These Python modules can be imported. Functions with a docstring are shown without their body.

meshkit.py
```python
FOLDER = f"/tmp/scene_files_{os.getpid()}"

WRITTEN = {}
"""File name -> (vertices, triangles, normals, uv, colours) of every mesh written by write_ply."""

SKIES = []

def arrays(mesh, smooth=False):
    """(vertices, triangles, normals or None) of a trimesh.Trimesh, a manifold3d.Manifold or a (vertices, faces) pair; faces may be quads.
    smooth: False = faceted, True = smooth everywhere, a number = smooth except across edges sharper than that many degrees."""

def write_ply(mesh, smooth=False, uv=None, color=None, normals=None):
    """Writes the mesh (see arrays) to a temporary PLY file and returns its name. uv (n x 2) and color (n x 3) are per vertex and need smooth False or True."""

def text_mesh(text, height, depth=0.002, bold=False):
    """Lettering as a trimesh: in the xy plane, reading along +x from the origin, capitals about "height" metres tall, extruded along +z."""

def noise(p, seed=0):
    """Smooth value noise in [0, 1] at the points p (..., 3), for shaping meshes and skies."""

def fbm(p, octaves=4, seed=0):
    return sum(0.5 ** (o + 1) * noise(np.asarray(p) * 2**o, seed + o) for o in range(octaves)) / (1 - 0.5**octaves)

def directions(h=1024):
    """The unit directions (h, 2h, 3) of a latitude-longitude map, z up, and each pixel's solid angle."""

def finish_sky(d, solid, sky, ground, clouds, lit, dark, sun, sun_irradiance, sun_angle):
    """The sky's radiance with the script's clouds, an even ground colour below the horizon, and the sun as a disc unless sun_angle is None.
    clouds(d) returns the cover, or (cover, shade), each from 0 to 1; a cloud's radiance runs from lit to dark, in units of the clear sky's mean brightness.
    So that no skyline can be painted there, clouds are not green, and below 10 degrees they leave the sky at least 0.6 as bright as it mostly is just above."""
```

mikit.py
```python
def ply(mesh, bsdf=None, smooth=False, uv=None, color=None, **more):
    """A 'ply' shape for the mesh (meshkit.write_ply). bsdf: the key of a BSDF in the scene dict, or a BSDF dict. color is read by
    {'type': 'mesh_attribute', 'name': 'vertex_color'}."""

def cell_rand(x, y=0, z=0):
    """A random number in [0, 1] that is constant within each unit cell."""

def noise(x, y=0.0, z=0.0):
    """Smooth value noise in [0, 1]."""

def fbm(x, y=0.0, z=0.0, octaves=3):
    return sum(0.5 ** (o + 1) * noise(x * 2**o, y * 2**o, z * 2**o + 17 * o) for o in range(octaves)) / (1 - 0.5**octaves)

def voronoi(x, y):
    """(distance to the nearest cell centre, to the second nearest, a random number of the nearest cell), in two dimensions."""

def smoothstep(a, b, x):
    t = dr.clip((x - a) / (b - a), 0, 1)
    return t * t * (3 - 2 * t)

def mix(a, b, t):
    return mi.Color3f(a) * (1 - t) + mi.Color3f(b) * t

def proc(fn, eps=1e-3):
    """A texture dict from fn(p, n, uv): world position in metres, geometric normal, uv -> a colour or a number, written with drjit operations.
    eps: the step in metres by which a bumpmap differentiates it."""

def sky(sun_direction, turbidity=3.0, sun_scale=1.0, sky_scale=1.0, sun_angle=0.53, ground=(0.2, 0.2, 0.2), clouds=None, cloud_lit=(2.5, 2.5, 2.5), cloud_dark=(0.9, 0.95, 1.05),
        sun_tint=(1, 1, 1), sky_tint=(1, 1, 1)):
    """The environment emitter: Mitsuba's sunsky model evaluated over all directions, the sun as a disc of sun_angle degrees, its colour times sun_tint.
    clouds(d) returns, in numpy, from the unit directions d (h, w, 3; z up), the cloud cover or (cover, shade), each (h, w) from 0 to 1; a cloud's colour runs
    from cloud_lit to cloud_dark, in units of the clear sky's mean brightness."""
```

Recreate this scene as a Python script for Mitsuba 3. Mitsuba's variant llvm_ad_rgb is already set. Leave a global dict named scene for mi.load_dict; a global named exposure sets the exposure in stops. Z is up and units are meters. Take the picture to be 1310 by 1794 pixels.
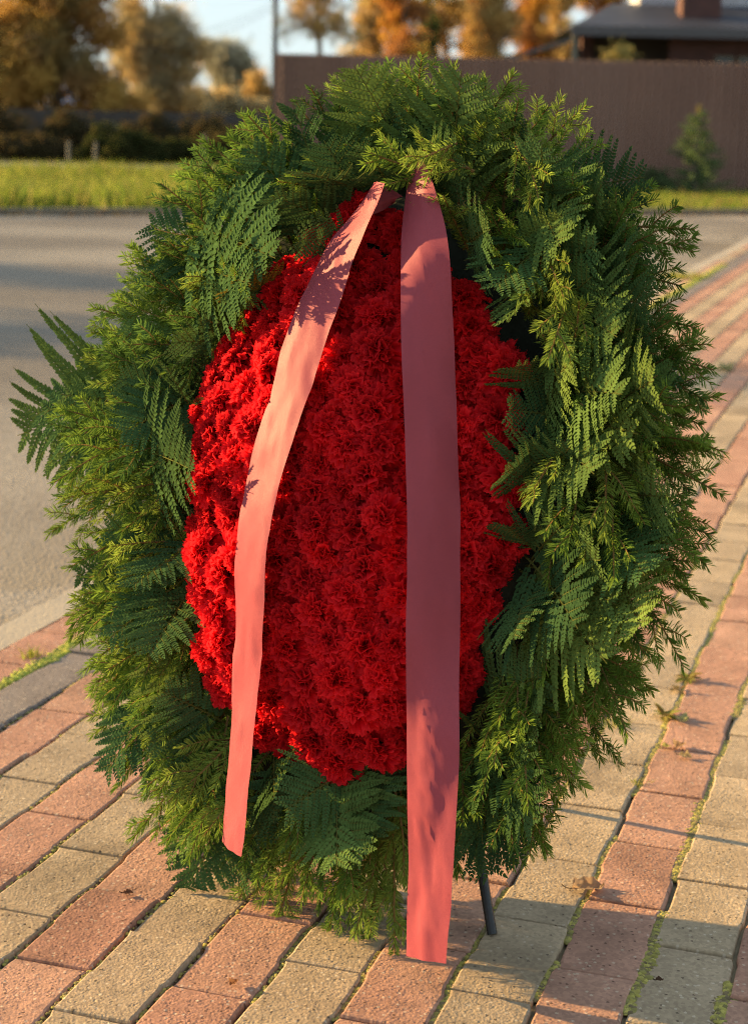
import math, numpy as np, trimesh, mitsuba as mi, mikit, meshkit
import drjit as dr
from mikit import proc, noise, fbm, voronoi, smoothstep, mix
T = mi.ScalarTransform4f
scene, labels = {}, {}
PI = math.pi
rng = np.random.default_rng(11)
V3 = lambda *a: np.array(a, float)
unit = lambda v: np.asarray(v, float) / (np.linalg.norm(v, axis=-1, keepdims=True) + 1e-12)

# ------------------------------------------------------------------ camera, sky, exposure
F, PITCH, ROLL, CX, CY, CAM_Z = 2979.8, 0.22378, 0.02124, 655.0, 897.0, 1.0   # focal length in photo pixels (1310 wide); camera 1 m above the paving
EYE = V3(0, 0, CAM_Z)
FWD = V3(0, math.cos(PITCH), -math.sin(PITCH)); R0 = V3(1, 0, 0); U0 = np.cross(R0, FWD)
RIGHT = R0 * math.cos(ROLL) + U0 * math.sin(ROLL); UP = U0 * math.cos(ROLL) - R0 * math.sin(ROLL)
scene['camera'] = {'type': 'thinlens', 'fov': math.degrees(2 * math.atan(655 / F)), 'fov_axis': 'x', 'aperture_radius': 0.0050, 'focus_distance': 2.06,
                   'near_clip': 0.05, 'far_clip': 2000.0, 'to_world': T().look_at(origin=EYE.tolist(), target=(EYE + FWD).tolist(), up=UP.tolist())}
SUN_AZ, SUN_EL = math.radians(160), math.radians(15)
SUN = V3(math.cos(SUN_AZ) * math.cos(SUN_EL), math.sin(SUN_AZ) * math.cos(SUN_EL), math.sin(SUN_EL))
scene['sky_light'] = mikit.sky(SUN.tolist(), turbidity=2.1, sky_scale=1.1, sun_tint=(0.89, 0.86, 0.76), sky_tint=(1.0, 0.98, 0.95), clouds=lambda d: np.full(d.shape[:2], 0.8), cloud_lit=(0.84, 0.98, 1.09), ground=(0.22, 0.18, 0.14))
exposure = 3.72

def ray(px, py):
    return RIGHT * ((px - CX) / F) + UP * (-(py - CY) / F) + FWD
def at_y(px, py, y):
    d = ray(px, py); return EYE + d * (y / d[1])
def on_ground(px, py, z=0.0):
    d = ray(px, py); return EYE + d * ((z - CAM_Z) / d[2])
def project(p):
    q = np.asarray(p, float) - EYE; z = q @ FWD
    return np.stack([CX + F * (q @ RIGHT) / z, CY - F * (q @ UP) / z], -1), z

# ------------------------------------------------------------------ helpers
used = set()
def key_of(name, parent=None):
    base = f'{parent}__{name}' if parent else name
    k, i = base, 0
    while k in used:
        i += 1; k = f'{base}_{i:03d}'
    used.add(k); return k
def tag(k, label=None, cat=None, group=None, kind=None):
    d = labels.setdefault(k, {})
    for a, b in (('label', label), ('category', cat), ('group', group), ('kind', kind)):
        if b: d[a] = b
    return k
def put(name, mesh, bsdf, parent=None, smooth=False, uv=None, color=None, **more):
    k = key_of(name, parent); scene[k] = mikit.ply(mesh, bsdf, smooth=smooth, uv=uv, color=color, **more); return k
def thing(name, label, cat, group=None, kind=None):
    return tag(key_of(name), label, cat, group, kind)
class Mesh:
    """Collects pieces (vertices, triangles, colour) into one mesh."""
    def __init__(s): s.v, s.f, s.c, s.n = [], [], [], 0
    def add(s, v, f, c=None):
        v = np.asarray(v, float).reshape(-1, 3); f = np.asarray(f, int)
        if f.shape[1] == 4: f = np.vstack([f[:, [0, 1, 2]], f[:, [0, 2, 3]]])
        s.v.append(v); s.f.append(f + s.n); s.n += len(v)
        if c is not None: s.c.append(np.broadcast_to(np.asarray(c, float), v.shape))
        return s
    def box(s, lo, hi, c=None):
        m = trimesh.creation.box(bounds=[lo, hi]); return s.add(m.vertices, m.faces, c)
    def get(s): return np.vstack(s.v), np.vstack(s.f)
    def col(s): return np.vstack(s.c)
    def put(s, name, bsdf, parent=None, smooth=False, **more):
        return put(name, s.get(), bsdf, parent, smooth, color=s.col() if s.c else None, **more)
def tube(P, r, sides=5, cap=True):
    P = np.asarray(P, float); r = np.broadcast_to(r, (len(P),)); t = unit(np.gradient(P, axis=0))
    a = unit(np.cross(t, np.where(np.abs(t[:, 2:]) < 0.9, V3(0, 0, 1), V3(1, 0, 0)))); b = np.cross(t, a)
    g = np.arange(sides) * 2 * PI / sides
    v = P[:, None] + r[:, None, None] * (np.cos(g)[None, :, None] * a[:, None] + np.sin(g)[None, :, None] * b[:, None])
    i, j = np.meshgrid(np.arange(len(P) - 1), np.arange(sides), indexing='ij')
    q = np.stack([i * sides + j, i * sides + (j + 1) % sides, (i + 1) * sides + (j + 1) % sides, (i + 1) * sides + j], -1).reshape(-1, 4)
    v = v.reshape(-1, 3); f = np.vstack([q[:, [0, 1, 2]], q[:, [0, 2, 3]]])
    if cap:
        n = len(v); v = np.vstack([v, P[-1], P[0]]); k = np.arange(sides); o = (len(P) - 1) * sides
        f = np.vstack([f, np.stack([o + k, o + (k + 1) % sides, 0 * k + n], 1), np.stack([(k + 1) % sides, k, 0 * k + n + 1], 1)])
    return v, f

# ------------------------------------------------------------------ materials
VC = {'type': 'mesh_attribute', 'name': 'vertex_color'}
def thin(rough, trans, eta=1.45, col=VC, **k):
    return {'type': 'principledthin', 'base_color': col, 'roughness': rough, 'diff_trans': trans, 'eta': eta, **k}
def plain(col, rough=0.7, **k):
    return {'type': 'twosided', 'b': {'type': 'principled', 'base_color': {'type': 'rgb', 'value': list(col)} if not isinstance(col, dict) else col, 'roughness': rough, **k}}
def bumped(col, rough, fn, scale, eps=1e-3, **k):
    return {'type': 'twosided', 'b': {'type': 'bumpmap', 't': proc(fn, eps), 'scale': scale, 'b': {'type': 'principled', 'base_color': col, 'roughness': rough, **k}}}
scene['needle_mat'] = thin(0.28, 0.85, 1.6)
scene['fern_mat'] = thin(0.27, 0.5, 1.55)
scene['petal_mat'] = thin(0.5, 1.1, eta=1.35)
scene['leaf_mat'] = thin(0.6, 1.05)
scene['vertex_mat'] = plain(VC, 0.75)

def paver_color(p, n, uv):
    kind, tone = uv.x, uv.y
    base = dr.select(kind < 0.5, mix((0.39, 0.225, 0.155), (0.34, 0.18, 0.125), tone), dr.select(kind < 1.5, mix((0.385, 0.29, 0.185), (0.31, 0.235, 0.155), tone), mix((0.21, 0.175, 0.15), (0.17, 0.14, 0.125), tone)))
    big = fbm(p.x * 14, p.y * 14, tone * 50, 3)
    base = base * (0.72 + 0.55 * big)
    d1, d2, r1 = voronoi(p.x * 260 + tone * 30, p.y * 260)
    base = base * (0.84 + 0.32 * r1)
    e1, e2, r2 = voronoi(p.x * 120, p.y * 120 + tone * 17)
    pale = smoothstep(0.30, 0.18, e1) * smoothstep(0.80, 0.9, r2)
    dark = smoothstep(0.28, 0.16, e1) * smoothstep(0.14, 0.06, r2)
    base = mix(base, (0.58, 0.5, 0.38), pale * 0.5)
    base = base * (1 - 0.6 * dark)
    stain = smoothstep(0.55, 0.75, fbm(p.x * 5 + 3, p.y * 5, 2.0, 4))
    return base * (1 - 0.22 * stain)
def paver_bump(p, n, uv):
    d1, d2, r1 = voronoi(p.x * 260, p.y * 260)
    e1, e2, r2 = voronoi(p.x * 120, p.y * 120)
    return 0.55 * fbm(p.x * 420, p.y * 420, p.z * 420, 2) + 0.5 * (1 - d1) * r1 - 0.9 * smoothstep(0.3, 0.1, e1) * smoothstep(0.14, 0.06, r2) + 0.6 * fbm(p.x * 60, p.y * 60, 0.0, 2)
scene['paver_mat'] = bumped(proc(paver_color), 0.85, paver_bump, 0.0012, 4e-4, specular=0.12)
def asphalt_color(p, n, uv):
    d1, d2, r = voronoi(p.x * 90, p.y * 90)
    base = mix((0.175, 0.150, 0.122), (0.28, 0.24, 0.19), smoothstep(0.25, 0.75, fbm(p.x * 0.7, p.y * 0.7, 0.0, 5))) * (0.82 + 0.36 * r)
    crack = smoothstep(0.012, 0.003, dr.abs(fbm(p.x * 0.55 + 7, p.y * 0.55, 3.0, 5) - 0.5)) * smoothstep(0.45, 0.6, noise(p.x * 0.25, p.y * 0.25, 8.0))
    dirt = smoothstep(0.5, 0.0, dr.abs(p.x * 0.9519 - p.y * 0.3063 + 1.78)) * smoothstep(0.35, 0.65, fbm(p.x * 4, p.y * 4, 1.0, 3))
    return mix(base * (1 - 0.5 * crack), (0.20, 0.16, 0.11), 0.5 * dirt)
scene['asphalt_mat'] = bumped(proc(asphalt_color), 0.85, lambda p, n, uv: voronoi(p.x * 90, p.y * 90)[0], 0.0025, specular=0.12)
scene['kerb_mat'] = bumped(proc(lambda p, n, uv: mix((0.36, 0.30, 0.22), (0.27, 0.23, 0.175), fbm(p.x * 9, p.y * 9, 0.0, 4))), 0.85, lambda p, n, uv: fbm(p.x * 200, p.y * 200, 0.0, 2), 0.0012)
scene['old_kerb_mat'] = plain(proc(lambda p, n, uv: mix((0.12, 0.095, 0.065), (0.22, 0.18, 0.13), fbm(p.x * 6, p.y * 6, p.z * 6, 3))), 0.9)
scene['bed_mat'] = bumped(proc(lambda p, n, uv: mix((0.15, 0.12, 0.075), (0.25, 0.20, 0.12), fbm(p.x * 60, p.y * 60, 0.0, 3))), 0.95, lambda p, n, uv: fbm(p.x * 250, p.y * 250, 0.0, 2), 0.004)
scene['soil_mat'] = plain(proc(lambda p, n, uv: mix((0.05, 0.06, 0.02), (0.10, 0.085, 0.05), fbm(p.x * 0.7, p.y * 0.7, 0.0, 4))), 0.95)
def ribbon_color(p, n, uv):
    t = fbm(p.x * 900, p.y * 900, p.z * 900, 2)
    return mix((0.255, 0.044, 0.062), (0.315, 0.066, 0.086), t) * (0.92 + 0.16 * fbm(p.x * 30, p.y * 30, p.z * 12, 3))
scene['ribbon_mat'] = plain(proc(ribbon_color), 0.55, specular=0.14, sheen=0.2, sheen_tint=0.6)
scene['black_metal'] = plain((0.012, 0.012, 0.012), 0.4)
scene['fence_mat'] = plain(proc(lambda p, n, uv: mix((0.13, 0.062, 0.043), (0.215, 0.112, 0.076), 0.5 * fbm(p.x * 1.3, p.z * 1.1, 4.0, 3) + 0.5 * noise(p.x * 4, p.z * 0.3, 2.0))), 0.5)
scene['fence_mat_faded'] = plain(proc(lambda p, n, uv: mix((0.15, 0.076, 0.054), (0.23, 0.125, 0.088), 0.5 * fbm(p.x * 1.3, p.z * 1.1, 9.0, 3) + 0.5 * noise(p.x * 4, p.z * 0.3, 5.0))), 0.5)
scene['dark_wood'] = plain(proc(lambda p, n, uv: mix((0.040, 0.032, 0.027), (0.07, 0.057, 0.047), noise(p.x * 7, p.y * 7, p.z * 0.4))), 0.8)

# ------------------------------------------------------------------ ground
ROW = math.radians(0) + 1.259296                                # the direction the paver courses run in
D2, N2 = V3(math.cos(ROW), math.sin(ROW)), V3(math.sin(ROW), -math.cos(ROW))
PW, PL, OFF9, PH0 = 0.104794, 0.202366, -0.3652956, 3.1104355
off = lambda k: OFF9 + PW * (k - 9)
def sn(s, o, z=0.0):
    s, o = np.broadcast_arrays(np.asarray(s, float), np.asarray(o, float))
    return np.stack([s * D2[0] + o * N2[0], s * D2[1] + o * N2[1], np.broadcast_to(z, s.shape)], -1)
def sheet(pts, z):
    pts = np.asarray(pts, float); n = len(pts)
    return np.column_stack([pts[:, :2], np.full(n, z)]), np.array([[0, i, i + 1] for i in range(1, n - 1)])
k = put('ground', sheet([(-900, -300), (900, -300), (900, 1500), (-900, 1500)], -0.06), 'soil_mat'); tag(k, 'dark soil and thin grass reaching to the horizon', 'ground', kind='structure')
EDGE_A, EDGE_B = V3(-40, 18.19 + (-40 + 4.01) * 0.416), V3(40, 18.19 + 44.01 * 0.416)       # the far edge of the road
kerb_o = off(-3.16)
a0, a1 = sn(-30, kerb_o - 0.085)[:2], sn(60, kerb_o - 0.085)[:2]
k = put('road', sheet([(-40, -20), (a0[0], a0[1]), (a1[0], a1[1]), (40, EDGE_B[1]), (EDGE_B[0], EDGE_B[1]), (EDGE_A[0], EDGE_A[1])], -0.008), 'asphalt_mat'); tag(k, 'grey asphalt road beyond the paving', 'road', kind='structure')
pave = tag(key_of('pavement'), 'paved footway in alternating red and tan courses', 'pavement', kind='structure')
put('sand_bed', sheet([sn(-4, kerb_o + 0.001)[:2], sn(-4, 12)[:2], sn(24, 12)[:2], sn(24, kerb_o + 0.001)[:2]], -0.0095), 'bed_mat', pave)
kerb = tag(key_of('kerb'), 'flush concrete kerb between road and paving', 'kerb', kind='structure')
for i in range(-2, 22):
    s0, s1 = i * 1.0 - 0.35, i * 1.0 + 0.646
    m = trimesh.creation.box(extents=(0.996, 0.084, 0.10)); m.apply_transform(trimesh.transformations.rotation_matrix(ROW, (0, 0, 1)))
    c = sn((s0 + s1) / 2, kerb_o - 0.0435, -0.052 + 0.003 * rng.standard_normal()); m.apply_translation(c)
    put('kerb_stone', m, 'kerb_mat', kerb)

def wav(s): return 0.0017 * np.tanh(7 * np.sin(2 * PI * (s - PH0) / PL + 0.45)) + 0.0003 * np.sin(2 * PI * (s - PH0) / PL * 5 + 1.0)
def paver(row, s0, dz, tilt, fine):
    """One wavy-edged paving block: outline, two bevel rings, sides."""
    s1 = s0 + PL; n = 13 if fine else 3
    gap, end = 0.0026, 0.0011
    s = s0 + end + (PL - 2 * end) * (np.array([0, .035, .10, .20, .36, .43, .465, .50, .54, .62, .78, .93, 1.0]) if fine else np.linspace(0, 1, n))
    jit = lambda: rng.normal(0, 0.0003, n)
    right = off(row + 1) - gap + wav(s) + jit(); left = off(row) + gap + wav(s) + jit()
    o = np.concatenate([np.stack([s, right], 1), np.stack([s, left], 1)[::-1]])
    c = V3((s0 + s1) / 2, off(row + 0.5))
    def ring(inset, z):
        q = o.copy(); sg = np.sign(q - c)
        q[:, 1] -= sg[:, 1] * inset
        q[[0, n - 1, n, -1], 0] -= sg[[0, n - 1, n, -1], 0] * inset * 0.8
        zz = z + dz + tilt[0] * (q[:, 0] - c[0]) + tilt[1] * (q[:, 1] - c[1])
        return sn(q[:, 0], q[:, 1], zz)
    rings = [ring(0, -0.03), ring(0, -0.0048), ring(0.0011, -0.0013), ring(0.0038, 0.0)] if fine else [ring(0, -0.03), ring(0, -0.004), ring(0.0045, 0)]
    N = 2 * n; v = np.vstack(rings); f = []
    for r in range(len(rings) - 1):
        for i in range(N):
            j = (i + 1) % N; f.append((r * N + i, r * N + j, (r + 1) * N + j, (r + 1) * N + i))
    f = np.array(f); f = np.vstack([f[:, [0, 1, 2]], f[:, [0, 2, 3]]])
    t = (len(rings) - 1) * N; top = []
    for i in range(n - 1): top += [(t + i, t + i + 1, t + N - 2 - i), (t + i, t + N - 2 - i, t + N - 1 - i)]
    f = np.vstack([f, top])
    # in (s, o) -> world the handedness flips
    return v, f[:, ::-1]
cells = []
for row in range(-3, 26):
    r_ = row if row > -3 else -3.15
    ph = PH0 - (0.05 if row % 2 else -0.48 + 1) * PL
    for i in range(-25, 110):
        s0 = ph + i * PL
        c = sn(s0 + PL / 2, off(r_ + 0.5))
        if not (-3.5 < s0 < 20): continue
        px, z = project(c)
        vis = z > 0.3 and -90 < px[0] < 1400 and 300 < px[1] < 1900
        if row > 16 and not vis and (s0 > 8): continue
        cells.append((not vis, z if vis else 99 + abs(z), row, r_, s0))
cells.sort()
rest = [Mesh(), []]
for q, (hid, z, row, r_, s0) in enumerate(cells):
    kind = 2.0 if row in (-2,) else (0.0 if row % 2 else 1.0)
    if row == -3: kind = 0.0 if rng.random() < .5 else 1.0
    tone = rng.random()
    near = q < 300 and not hid
    v, f = paver(r_, s0, rng.normal(0, 0.0011), rng.normal(0, 0.008, 2), near and z < 5)
    uv = np.tile([kind, tone], (len(v), 1))
    if near: put('paver', (v, f), 'paver_mat', pave, uv=uv)
    else: rest[0].add(v, f); rest[1].append(uv)
k = put('distant_pavers', rest[0].get(), 'paver_mat', pave, uv=np.vstack(rest[1])); tag(k, kind='stuff')

# ------------------------------------------------------------------ the wreath: local axes (u right, v up along the leaning face, w out of the face)
YAW, LEAN = math.radians(29.5), math.radians(11)
O = V3(0.0, 2.07, 0.0)
AU = V3(math.cos(YAW), -math.sin(YAW), 0)
fl = V3(-math.sin(YAW), -math.cos(YAW), 0)
AV = V3(0, 0, 1) * math.cos(LEAN) - fl * math.sin(LEAN)
AN = fl * math.cos(LEAN) + V3(0, 0, 1) * math.sin(LEAN)
B = np.stack([AU, AV, AN])                                          # rows
world = lambda q: O + np.asarray(q, float) @ B
GRAV = B @ V3(0, 0, -1)
SUNL = B @ SUN
def loc(px, py, w=0.0):
    d = ray(px, py); t = ((O + AN * w - EYE) @ AN) / (d @ AN)
    q = (EYE + d * t - O) @ B.T
    return V3(q[0], q[1], w)
EGG = [(672, 362), (600, 400), (545, 440), (490, 500), (440, 560), (400, 620), (362, 690), (345, 770), (332, 850), (327, 950), (330, 1050), (347, 1130), (375, 1200), (430, 1260), (500, 1310), (560, 1335), (640, 1350), (700, 1345),
       (770, 1300), (830, 1240), (870, 1150), (905, 1080), (940, 960), (950, 860), (945, 760), (935, 680), (912, 600), (880, 520), (830, 470), (780, 430), (730, 385)]
OUT = [(650, 112), (590, 140), (520, 150), (430, 180), (370, 240), (310, 290), (270, 360), (215, 430), (190, 500), (150, 570), (140, 650), (100, 720), (70, 765), (115, 830), (95, 930), (130, 1000), (115, 1090), (170, 1180), (170, 1290),
       (190, 1360), (250, 1430), (300, 1500), (330, 1555), (410, 1575), (480, 1605), (570, 1620), (640, 1640), (690, 1655), (760, 1560), (850, 1530), (955, 1490), (990, 1400), (1070, 1330), (1120, 1210), (1180, 1150), (1230, 990),
       (1265, 865), (1248, 640), (1220, 570), (1215, 440), (1150, 320), (1060, 245), (1030, 185), (965, 185), (905, 122), (800, 108), (700, 108)]
egg = np.array([loc(x + 0.15 * max(0, 640 - x), y, 0.06)[:2] for x, y in EGG]); outl = np.array([loc(x, y, 0.04)[:2] for x, y in OUT])
CEN = egg.mean(0) * 0.5 + outl.mean(0) * 0.5
def polar(poly):
    a = np.arctan2(*(poly - CEN).T[::-1]); r = np.linalg.norm(poly - CEN, axis=1); i = np.argsort(a)
    return lambda x: np.interp((np.asarray(x) + PI) % (2 * PI) - PI, a[i], r[i], period=2 * PI)
Rin, Rout = polar(egg), polar(outl)
DOME_W, DOME_H = 0.045, 0.145
def dome(u, v):
    d = np.stack([np.asarray(u) - CEN[0], np.asarray(v) - CEN[1]], -1)
    rho = np.linalg.norm(d, axis=-1) / Rin(np.arctan2(d[..., 1], d[..., 0]))
    return DOME_W + DOME_H * np.sqrt(np.clip(1 - (rho * 0.93) ** 2.05, 0.0, 1)), rho
wreath = thing('funeral_wreath', 'tall teardrop wreath of red carnations ringed with fir and fern', 'wreath')

# backing: a dark moss-green board with the dome's foam body and a thinner rim
def backing():
    A = np.linspace(-PI, PI, 97)[:-1]; rows = []
    for q in np.linspace(0, 0.97, 12):
        r = Rin(A) * q; u, v = CEN[0] + r * np.cos(A), CEN[1] + r * np.sin(A)
        rows.append(np.stack([u, v, dome(u, v)[0] - 0.022], 1))
    for t, w in ((0.12, 0.028), (0.3, 0.028), (0.5, 0.018), (0.55, 0.0), (0.5, -0.03), (0.0, -0.035)):
        r = Rin(A) + (Rout(A) - Rin(A)) * t; rows.append(np.stack([CEN[0] + r * np.cos(A), CEN[1] + r * np.sin(A), np.full_like(A, w)], 1))
    v = np.vstack(rows); n = len(A); f = []
    for r in range(len(rows) - 1):
        i = np.arange(n); j = (i + 1) % n
        f.append(np.stack([r * n + i, (r + 1) * n + i, (r + 1) * n + j, r * n + j], 1))
    f = np.vstack(f); return world(v), np.vstack([f[:, [0, 1, 2]], f[:, [0, 2, 3]]])
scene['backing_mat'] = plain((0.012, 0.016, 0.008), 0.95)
put('backing', backing(), 'backing_mat', wreath)
# easel legs
def leg(a, b, r=0.0065):
    m = tube(np.array([a, a * 0.5 + b * 0.5, b]), r, 12); return m
foot = on_ground(862, 1640); top = world(loc(800, 1250, 0.0) + V3(0, 0, -0.02))
d_ = unit(at_y(845, 1530, 2.02) - (foot + V3(0, 0, 0.004)))
put('easel_leg', leg(foot + V3(0, 0, 0.002), foot + d_ * 0.75), 'black_metal', wreath, smooth=40)
footl = world(V3(-0.17, 0.0, -0.0)); footl[2] = 0.002
put('easel_leg', leg(footl, world(V3(-0.10, 0.6, -0.04))), 'black_metal', wreath, smooth=40)
back = world(V3(0.0, 0.0, 0)) - fl * 0.42; back[2] = 0.002
put('easel_leg', leg(back, world(V3(0.0, 0.8, -0.045))), 'black_metal', wreath, smooth=40)

# ------------------------------------------------------------------ ribbons
def ribbon(left, right, depth_w, name, label, wave, width=0.068, turn=None):
    """A satin band between two edge lines. depth_w(u, v) gives the height of its middle over the wreath's face; the edges turn so that its true width stays the same."""
    L, R = np.array(left, float), np.array(right, float)
    def along(E, n=90):
        s = np.r_[0, np.cumsum(np.linalg.norm(np.diff(E, axis=0), axis=1))]; s /= s[-1]; t = np.linspace(0, 1, n)
        from scipy.interpolate import PchipInterpolator
        return np.stack([PchipInterpolator(s, E[:, k])(t) for k in (0, 1)], 1)
    L, R = along(L), along(R); n = len(L); mid = (L + R) / 2
    cam = []
    for i, (x, y) in enumerate(mid):
        w = 0.1
        for _ in range(12):
            q = loc(x, y, w); w = 0.5 * w + 0.5 * depth_w(q[0], q[1], i / (n - 1))
        cam.append(world(loc(x, y, w))[1])
    cam = np.convolve(np.pad(np.array(cam), 6, mode='edge'), np.ones(13) / 13, 'valid')
    de = []
    for i in range(n):
        best = 0.0
        for dlt in np.linspace(0, 0.034, 35):
            a, b = at_y(*L[i], cam[i] + dlt), at_y(*R[i], cam[i] - dlt); best = dlt
            if np.linalg.norm(a - b) >= width: break
        de.append(best)
    de = np.convolve(np.pad(np.array(de), 7, mode='edge'), np.ones(15) / 15, 'valid')
    if turn is not None: de = de * turn(np.linspace(0, 1, n))
    cols = 13; v = []
    for i in range(n):
        a, b = at_y(*L[i], cam[i] + de[i]), at_y(*R[i], cam[i] - de[i]); t = np.linspace(0, 1, cols)[:, None]
        v.append(a * (1 - t) + b * t)
    v = np.array(v); nr = unit(np.cross(np.gradient(v, axis=0), np.gradient(v, axis=1))); nr *= np.sign(-nr[..., 1:2] + 1e-9)
    s = np.linspace(0, 1, n)[:, None]; t = np.linspace(-1, 1, cols)[None]
    amp = wave(s, t)
    v = v + nr * amp[..., None]
    v = v.reshape(-1, 3); v[:, 2] = v[:, 2].clip(0.0035)
    i, j = np.meshgrid(np.arange(n - 1), np.arange(cols - 1), indexing='ij'); q = (i * cols + j).ravel()
    f = np.stack([q, q + cols, q + cols + 1, q + 1], 1); f = np.vstack([f[:, [0, 1, 2]], f[:, [0, 2, 3]]])
    k = key_of(name); scene[k] = mikit.ply((v, f), 'ribbon_mat', smooth=True); tag(k, label, 'ribbon'); return k, v.reshape(n, cols, 3)
def wl(u, v, s):
    w, rho = dome(u, v); hang = 0.185 - 0.01 * max(0.0, s - 0.8) / 0.2
    return max(float(w) + 0.036, hang)
def wr(u, v, s):
    w, rho = dome(u, v); hang = 0.19 - 0.02 * max(0.0, s - 0.75) / 0.25
    return max(float(w) + 0.033, hang) - 0.05 * max(0, 0.08 - s) / 0.08
def ribbon_fold():
    t = np.linspace(0, 1, 10); a = np.array([loc(654 + 52 * q, 318 + 12 * q + 14 * q * q, 0.135 - 0.02 * q) for q in t]); b = np.array([loc(640 + 52 * q, 378 - 6 * q - 18 * q * q, 0.150 - 0.035 * q) for q in t])
    v = np.stack([a * (1 - c) + b * c + V3(0, 0, 0.006 * math.sin(PI * c)) for c in np.linspace(0, 1, 6)], 1); i, j = np.meshgrid(np.arange(9), np.arange(5), indexing='ij'); q = (i * 6 + j).ravel(); f = np.stack([q, q + 6, q + 7, q + 1], 1)
    return world(v.reshape(-1, 3)), np.vstack([f[:, [0, 1, 2]], f[:, [0, 2, 3]]])
nz = lambda s, t, a, b, sd: meshkit.fbm(np.stack([s * a + 0 * t, t * b + 0 * s, 0 * s * t + sd], -1), 3) - 0.5
RL = [(652, 318), (622, 365), (575, 420), (545, 480), (515, 545), (490, 610), (470, 690), (450, 760), (430, 840), (415, 920), (408, 1000), (408, 1080), (406, 1160), (402, 1260), (395, 1350), (383, 1474)]
RR = [(668, 318), (652, 360), (632, 410), (612, 460), (592, 525), (570, 592), (545, 672), (520, 742), (497, 812), (478, 890), (467, 960), (460, 1040), (455, 1112), (450, 1190), (443, 1270), (436, 1345), (420, 1502)]
_, rib_a = ribbon(RL, RR, wl, 'mourning_ribbon', 'narrow pale red ribbon lying over the left flank of the carnations, ending above the ground', lambda s, t: 0.007 * nz(s, t, 12, 1.2, 1.0) + 0.0024 * nz(s, t, 34, 2.5, 2.0) - 0.0025 * t ** 2)
RL2 = [(722, 274), (708, 320), (702, 380), (699, 430), (701, 500), (703, 600), (708, 700), (712, 800), (713, 900), (713, 1000), (712, 1100), (711, 1200), (710, 1300), (711, 1400), (713, 1500), (710, 1600), (707, 1677)]
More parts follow.
